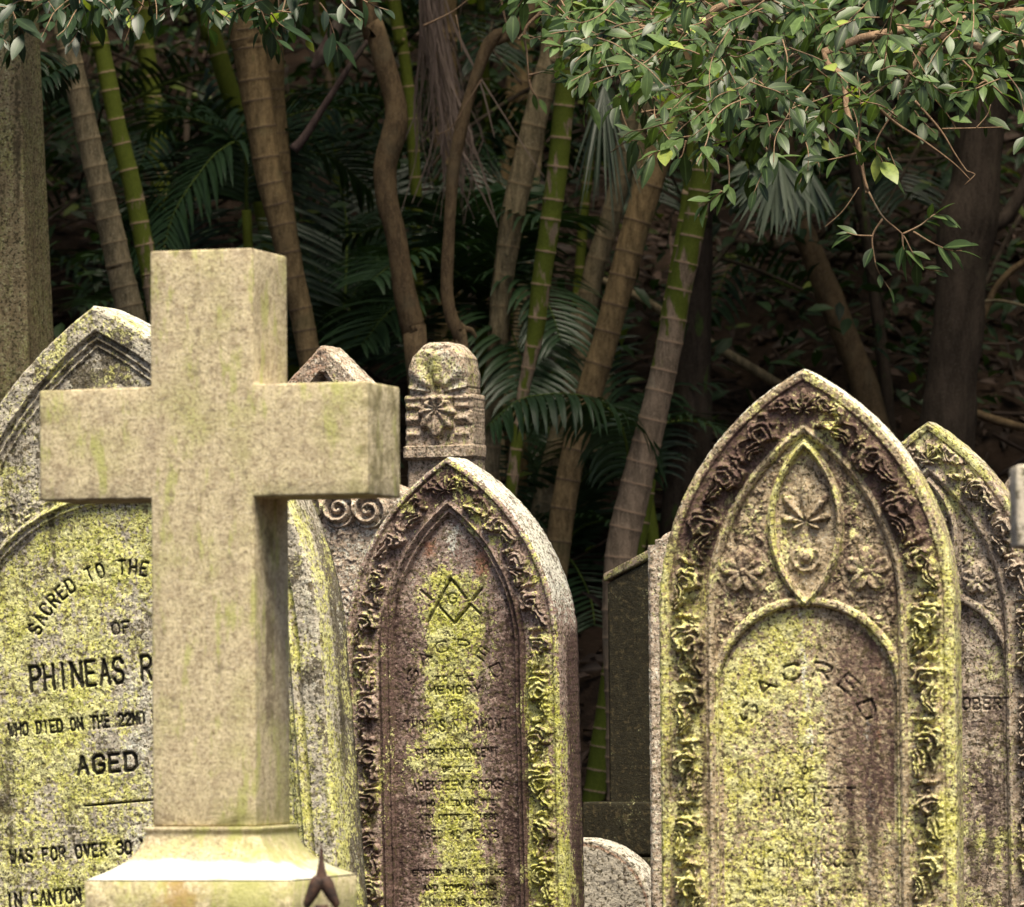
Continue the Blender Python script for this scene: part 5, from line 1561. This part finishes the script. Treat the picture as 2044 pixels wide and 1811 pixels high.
def undergrowth():
    mb = MB()
    # clumps of small plants on the slope, denser high up
    for c in range(300):
        v = rng.uniform(-150, 330) if c < 215 else rng.uniform(330, 1100)
        u = rng.uniform(-80, 2120)
        D = rng.uniform(22, 29) if v < 330 else rng.uniform(20.5, 24)
        p = np.array(P(u, v, D)); g = float(gz(p[0], p[1]))
        if p[2] < g: p[2] = g + .1
        k = int(rng.integers(14, 34)); rad = rng.uniform(.12, .35)
        off = rng.normal(size=(k, 3)) * rad * np.array([1, 1, .8])
        pos = p + off
        th = rng.uniform(0, 2 * np.pi, k)
        d = np.column_stack([np.cos(th), np.sin(th), rng.normal(size=k) * .4 - .1])
        nn = np.column_stack([rng.normal(size=k) * .4, rng.normal(size=k) * .4 - .3, np.ones(k)])
        L = rng.uniform(.05, .12, k)
        leaf_batch(mb, pos, d, nn, L, L * .42, tint=np.clip(rng.random(k) ** 1.3 + (.25 if rng.random() > .8 else 0), 0, 1), st=4)
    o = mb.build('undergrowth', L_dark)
    tag(o, 'dark leafy undergrowth filling the shade behind the trunks', kind='stuff')
    mb = MB()
    for i in range(170):
        u = rng.uniform(-80, 2120); v = rng.uniform(-150, 500); D = rng.uniform(21.5, 27)
        a = rng.uniform(0, 2 * np.pi); ln = rng.uniform(100, 380)
        pts = [(u, v), (u + math.cos(a) * ln * .5 + 20 * rng.normal(), v + abs(math.sin(a)) * ln * .6), (u + math.cos(a) * ln, v + abs(math.sin(a)) * ln + 40)]
        C, R = resample(upts(pts, D, rng.normal() * .6), np.array([3, 4.5, 3]) * px(D) * rng.uniform(.4, 1.6), 14)
        tube(mb, C, R, 6, .1, i, green=np.full(14, .3), ring=np.zeros(14))
    o = mb.build('tangled_stems', B_dark)
    tag(o, 'tangle of dark thin stems and vines behind the trunks', kind='stuff')
    # feathery fronds deep in the shade
    a = MB(); b = MB()
    for i in range(34):
        u = rng.uniform(-60, 1500) if i < 26 else rng.uniform(1500, 2100); v = rng.uniform(60, 650); D = rng.uniform(21.5, 25)
        an = rng.uniform(math.pi * .1, math.pi * .9); ln = rng.uniform(160, 320); sg = 1 if rng.random() > .5 else -1
        pts = [(u, v), (u + sg * ln * .4, v - ln * .35 * math.sin(an)), (u + sg * ln * .8, v - ln * .3), (u + sg * ln, v + ln * .1)]
        frond_geo(a, b, upts(pts, D, -.4), n=26, L=.36, wd=.018, droop=.8, seed=i + 300, tint=.12, st=5)
    o = b.build('frond_undergrowth', B_rach); 
    o2 = a.build('frond_leaflets', L_frond, o)
    tag(o, 'mass of unlit palm fronds deep in the shade', kind='stuff')
undergrowth()


def canopy():
    """unseen leafy crowns added above the frame to keep the slope in the dark"""
    n = 22000
    x = rng.uniform(-16, 16, n); y = rng.uniform(15.0, 42, n)
    base = np.maximum(4.9, .131 * (y + 1.5) + 1.75 + .3)
    z = base + 1.6 * rng.random(n)
    th = rng.uniform(0, 2 * np.pi, n)
    d = np.column_stack([np.cos(th), np.sin(th), rng.normal(size=n) * .3]); nn = np.column_stack([rng.normal(size=n) * .3, rng.normal(size=n) * .3, np.ones(n)])
    mb = MB(); L = rng.uniform(.35, .62, n)
    leaf_batch(mb, np.column_stack([x, y, z]), d, nn, L, L * .5, st=4)
    o = mb.build('shade_canopy', L_dark)
    tag(o, 'unseen leafy crowns added overhead to shade the slope', kind='stuff')
    # flanks of the wood
    n = 9000
    sd = np.where(rng.random(n) > .5, 1, -1)
    y = rng.uniform(17, 40, n); x = sd * (4.6 + .1 * (y - 17) + 3 * rng.random(n)); z = rng.uniform(.8, 6.5, n) + .2 * np.maximum(y - 18, 0)
    th = rng.uniform(0, 2 * np.pi, n)
    d = np.column_stack([np.cos(th), np.sin(th), rng.normal(size=n) * .5]); nn = rng.normal(size=(n, 3))
    mb = MB(); L = rng.uniform(.2, .45, n)
    leaf_batch(mb, np.column_stack([x, y, z]), d, nn, L, L * .5, st=4)
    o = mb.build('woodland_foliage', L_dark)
    tag(o, 'dense leaves of the wood on both sides of the slope', kind='stuff')
canopy()


# ------------------------------------------------------------ overhanging branches in front of the wood
def branch_tree(label, twigs, seeds, D0, D1, foot, limbs, Lr=(42, 70), lmat=None):
    """twigs: list of (u, v, angle, length, nleaves, depth)"""
    root = thing('overhanging_tree', label, 'tree', Matrix.Translation(Vector(foot)))
    rs = np.random.default_rng(seeds)
    mt = MB()
    for i, (pts3, rad) in enumerate(limbs):
        mb = MB(); C, R = resample(pts3, rad, 50); tube(mb, C, R, 10, .15, i, green=np.zeros(50), ring=np.zeros(50))
        mb.build('trunk' if i == 0 else 'limb', B_brown if i == 0 else B_twig, root, org=foot)
    pos = []; dr = []; nr = []; LL = []; tn = []
    for tw in twigs:
        if isinstance(tw, dict):
            pts, D, nl, lscale = tw['pts'], tw['D'], tw['n'], tw.get('ls', 1.0)
            C, _ = resample(upts(pts, D), [1] * len(pts), 24)
            wpx = tw.get('w', 4.2); tips = tw.get('tip', True); start = tw.get('start', .15)
            tbase = tw.get('tint', None)
        else:
            u, v, a, ln, nl, D = tw; lscale = 1.0; tips = True; wpx = 3.0; start = .1; tbase = None
            q = [(u, v)]; aa = a
            for k in range(4):
                aa += .28 * rs.normal(); q.append((q[-1][0] + math.cos(aa) * ln / 4, q[-1][1] + math.sin(aa) * ln / 4 + 3 * k))
            C, _ = resample(upts(q, D, .35 * rs.normal()), [1] * 5, 20)
        s = px(D); m = len(C)
        tube(mt, C, np.linspace(wpx, 1.3, m) * s / 2 * 1.2, 5, green=np.zeros(m), ring=np.zeros(m))
        T = np.gradient(C, axis=0); T /= np.linalg.norm(T, axis=1)[:, None]
        tw_t = (rs.random() ** 2.2)
        for k in range(nl):
            t = start + (1 - start) * (k + .5) / nl; ix = min(int(t * (m - 1)), m - 1)
            tt = T[ix]; sg = 1 if k % 2 else -1
            lat = np.array([-tt[2], rs.normal() * .5, tt[0]]) * sg
            d = tt * .85 + lat * .55 + np.array([.15 * rs.normal(), -.15 + .5 * rs.normal(), -.10 + .20 * rs.normal()])
            if tips and k == nl - 1: d = tt + np.array([0, 0, -.2])
            pos.append(C[ix]); dr.append(d)
            nr.append(np.array([.35 * rs.normal(), -.55 + .40 * rs.normal(), 1.0 + .2 * rs.normal()]))
            LL.append((Lr[0] + (Lr[1] - Lr[0]) * rs.random()) * rs.choice([.65, .85, 1, 1, 1.1]) * s * lscale * (.7 if k == nl - 1 else 1))
            t_ = .75 * rs.random() * (.4 + .9 * tw_t)
            if rs.random() < .02: t_ = 1.0
            tn.append(t_ if tbase is None else np.clip(tbase + .12 * rs.normal(), 0, 1))
    mt.build('twigs', B_twig, root, org=foot)
    mb = MB(); LL = np.array(LL)
    lp = np.array([.05, .55, .92, 1.0, .86, .5, .05])
    leaf_batch(mb, np.array(pos), np.array(dr), np.array(nr), LL, LL * .41 * (.8 + .4 * rng.random(len(LL))), curl=.16, fold=.25, tint=np.array(tn), st=7, prof=lp, bite=.10)
    mb.build('foliage', lmat or L_main, root, org=foot)
    return len(LL)


rs = np.random.default_rng(77)
BX = [1090, 1130, 1180, 1250, 1330, 1400, 1450, 1500, 1560, 1610, 1700, 1760, 1830, 1900, 1960, 2044, 2120]
BY = [10, 60, 150, 215, 270, 300, 330, 320, 300, 275, 280, 270, 230, 200, 190, 150, 120]
tw = []
for i in range(400):
    u = rs.uniform(1110, 2130)
    lim = np.interp(u, BX, BY)
    v = -60 + (lim + 50) * rs.random() ** 1.05
    if v > lim - 15: continue
    # thinner toward the lower rim
    if rs.random() < .85 * max(0, (v - lim * .45) / (lim * .55 + 1)): continue
    a = math.radians(rs.choice([195, 175, 160, 180, 20, 5, 120, 60]) + 16 * rs.normal())
    ln = rs.uniform(90, 170)
    tw.append((u, v, a, ln, int(rs.integers(5, 10)), rs.uniform(13.2, 16.6)))
sp = lambda pts, n, **k: dict(pts=pts, n=n, D=k.pop('D', 14.3), **k)
o3 = lambda *pp: [(1308 + x / 2.778, y / 2.778) for x, y in pp]
tw += [
    sp(o3((1180, 1060), (1260, 1200), (1370, 1300), (1420, 1390), (1480, 1480), (1600, 1510)), 5, start=.55),
    sp(o3((1260, 1215), (1205, 1310), (1215, 1430), (1240, 1510), (1310, 1620)), 4, start=.35),
    sp(o3((1205, 1310), (1120, 1305), (1060, 1290)), 3, start=.5),
    sp(o3((1370, 1300), (1470, 1250), (1550, 1190), (1610, 1200)), 6, start=.5),
    sp(o3((1430, 1285), (1540, 1350), (1640, 1390), (1700, 1390)), 5, start=.5),
    sp(o3((1370, 1300), (1375, 1370), (1400, 1420)), 3, start=.4),
    sp(o3((1180, 1060), (1150, 960), (1120, 820), (1140, 640), (1120, 400)), 4, w=6),
    sp(o3((1200, 560), (1330, 680), (1500, 790), (1660, 910), (1750, 1000)), 0, w=6),
    sp(o3((1440, 560), (1580, 720), (1660, 850), (1730, 950), (1775, 965), (1715, 1025)), 0, w=5),
    sp(o3((1590, 715), (1780, 710), (1930, 705)), 0, w=3), sp(o3((1780, 710), (1840, 640), (1860, 580)), 0, w=2.5),
    sp(o3((1320, 620), (1220, 800), (1260, 900), (1240, 960)), 5, start=.45, tint=.9), sp(o3((1290, 820), (1330, 920), (1350, 990)), 2, w=2.5),
    sp(o3((590, 780), (640, 860), (690, 885)), 5, start=.4, tint=.62, ls=1.1), sp(o3((400, 860), (410, 960), (400, 1050), (340, 1080)), 7, start=.6, tint=.5, ls=.8),
    sp(o3((370, 1060), (310, 1110), (260, 1150)), 5, start=.1, tint=.6, ls=.8), sp(o3((560, 700), (380, 640), (200, 760)), 5), sp(o3((300, 560), (130, 640), (0, 670)), 3, w=2.5),
    sp(o3((170, 780), (150, 860), (130, 880)), 3, start=.1, ls=1.1), sp(o3((500, 760), (320, 800), (240, 830)), 5, ls=1.15, tint=.3),
    sp(o3((1120, 850), (1000, 880), (900, 900), (860, 940)), 5), sp(o3((1130, 1040), (1040, 1170), (940, 1260)), 0, w=2.5),
    sp(o3((1830, 450), (1760, 490), (1720, 500)), 3, tint=.8, ls=1.1), sp(o3((1820, 440), (1900, 500), (1990, 590)), 3, tint=.5, ls=1.2),
    sp(o3((1500, 440), (1600, 520), (1680, 540)), 6, ls=1.0), sp(o3((1700, 330), (1760, 420), (1640, 560)), 4),
    # small sprigs between the trunks at the top middle
    sp([(1100, -10), (1080, 24), (1048, 60), (1052, 110), (1056, 165)], 0, w=9, D=16.2),
    sp([(1056, 150), (1100, 140), (1130, 138), (1150, 140)], 5, start=.1, D=16.2, ls=.9), sp([(1056, 160), (1062, 180), (1078, 202)], 2, start=.5, D=16.2, tint=.8, ls=.9), sp([(1035, 80), (1046, 70), (1090, 82)], 3, start=.1, D=16.2, ls=.8),
    sp([(1140, -10), (1140, 10), (1136, 30)], 8, D=15.5, start=.1, tint=.65, ls=1.25),
    sp([(1230, 190), (1250, 250), (1275, 290)], 4, start=.6, D=15.5), sp([(1300, 190), (1318, 215), (1290, 270)], 0, w=2.5, D=15.5), sp([(1280, 225), (1310, 220), (1340, 225)], 4, start=.5, D=15.5),
    sp([(845, 52), (900, 25), (940, -5)], 0, w=4.5, D=17), sp([(1000, 0), (1015, 60), (1040, 80)], 0, w=5, D=17.2), sp([(960, 160), (930, 210), (900, 255), (870, 270)], 0, w=3, D=17.6), sp([(910, 30), (918, 70), (922, 105)], 0, w=3, D=17),
]
rx, ry = 6.2, 14.6
rg0 = float(gz(rx, ry))
lim1 = [(rx, ry, rg0 - .1), (rx - .1, ry, 1.9), (rx - .4, ry, 3.4), (rx - 1.2, ry, 4.3)]
limb2 = [(rx - .35, ry, 3.2), (4.2, 14.8, 3.75), (2.6, 14.9, 3.62), (1.2, 15.0, 3.55), (.3, 15.2, 3.75)]
limb3 = [(3.2, 14.8, 3.68), tuple(P(1800, 60, 14.6)), tuple(P(1690, 170, 14.5)), tuple(P(1715, 300, 14.4)), tuple(P(1730, 385, 14.3))]
limb4 = [(2.3, 14.9, 3.6), tuple(P(1560, -10, 14.8)), tuple(P(1400, 60, 14.8)), tuple(P(1250, 50, 15.0))]
limb5 = [(4.2, 14.8, 3.75), tuple(P(2080, 90, 14.5)), tuple(P(1960, 60, 14.4)), tuple(P(1850, 90, 14.4)), tuple(P(1800, 190, 14.4))]
n1 = branch_tree('broad leaved tree whose glossy leafy branches overhang the upper right', tw, 5, 13, 16, (rx, ry, rg0),
                 [(lim1, [.16, .13, .11, .09]), (limb2, [.09, .06, .045, .03, .012]), (limb3, [.02, .012, .009, .006, .004]), (limb4, [.03, .012, .009, .005]), (limb5, [.04, .02, .012, .008, .005])])
tw = []
for i in range(84):
    u = rs.uniform(-60, 690); lim = np.interp(u, [-60, 0, 50, 120, 200, 300, 340, 480, 540, 620, 700], [62, 66, 60, 42, 30, 48, 18, 22, 66, 46, 0])
    v = -50 + (lim + 22) * rs.random() ** .7
    tw.append((u, v, math.radians(rs.choice([180, 20, 150, 80]) + 25 * rs.normal()), rs.uniform(50, 100), int(rs.integers(5, 8)), rs.uniform(14.6, 16.4)))
lx, ly = -5.6, 14.8; lg = float(gz(lx, ly))
n2 = branch_tree('broad leaved tree whose darker leaves fringe the top left above the ringed trunks', tw, 6, 14, 16, (lx, ly, lg),
                 [([(lx, ly, lg - .1), (lx + .1, ly, 2.2), (lx + .3, ly, 3.5), (lx + .8, ly, 4.4)], [.15, .12, .1, .07]), ([(lx + .25, ly, 3.3), (-3.4, 15.2, 3.75), (-2, 15.4, 3.68), (-.6, 15.5, 3.75)], [.07, .05, .03, .01])], lmat=L_left)
print('leaves', n1, n2)
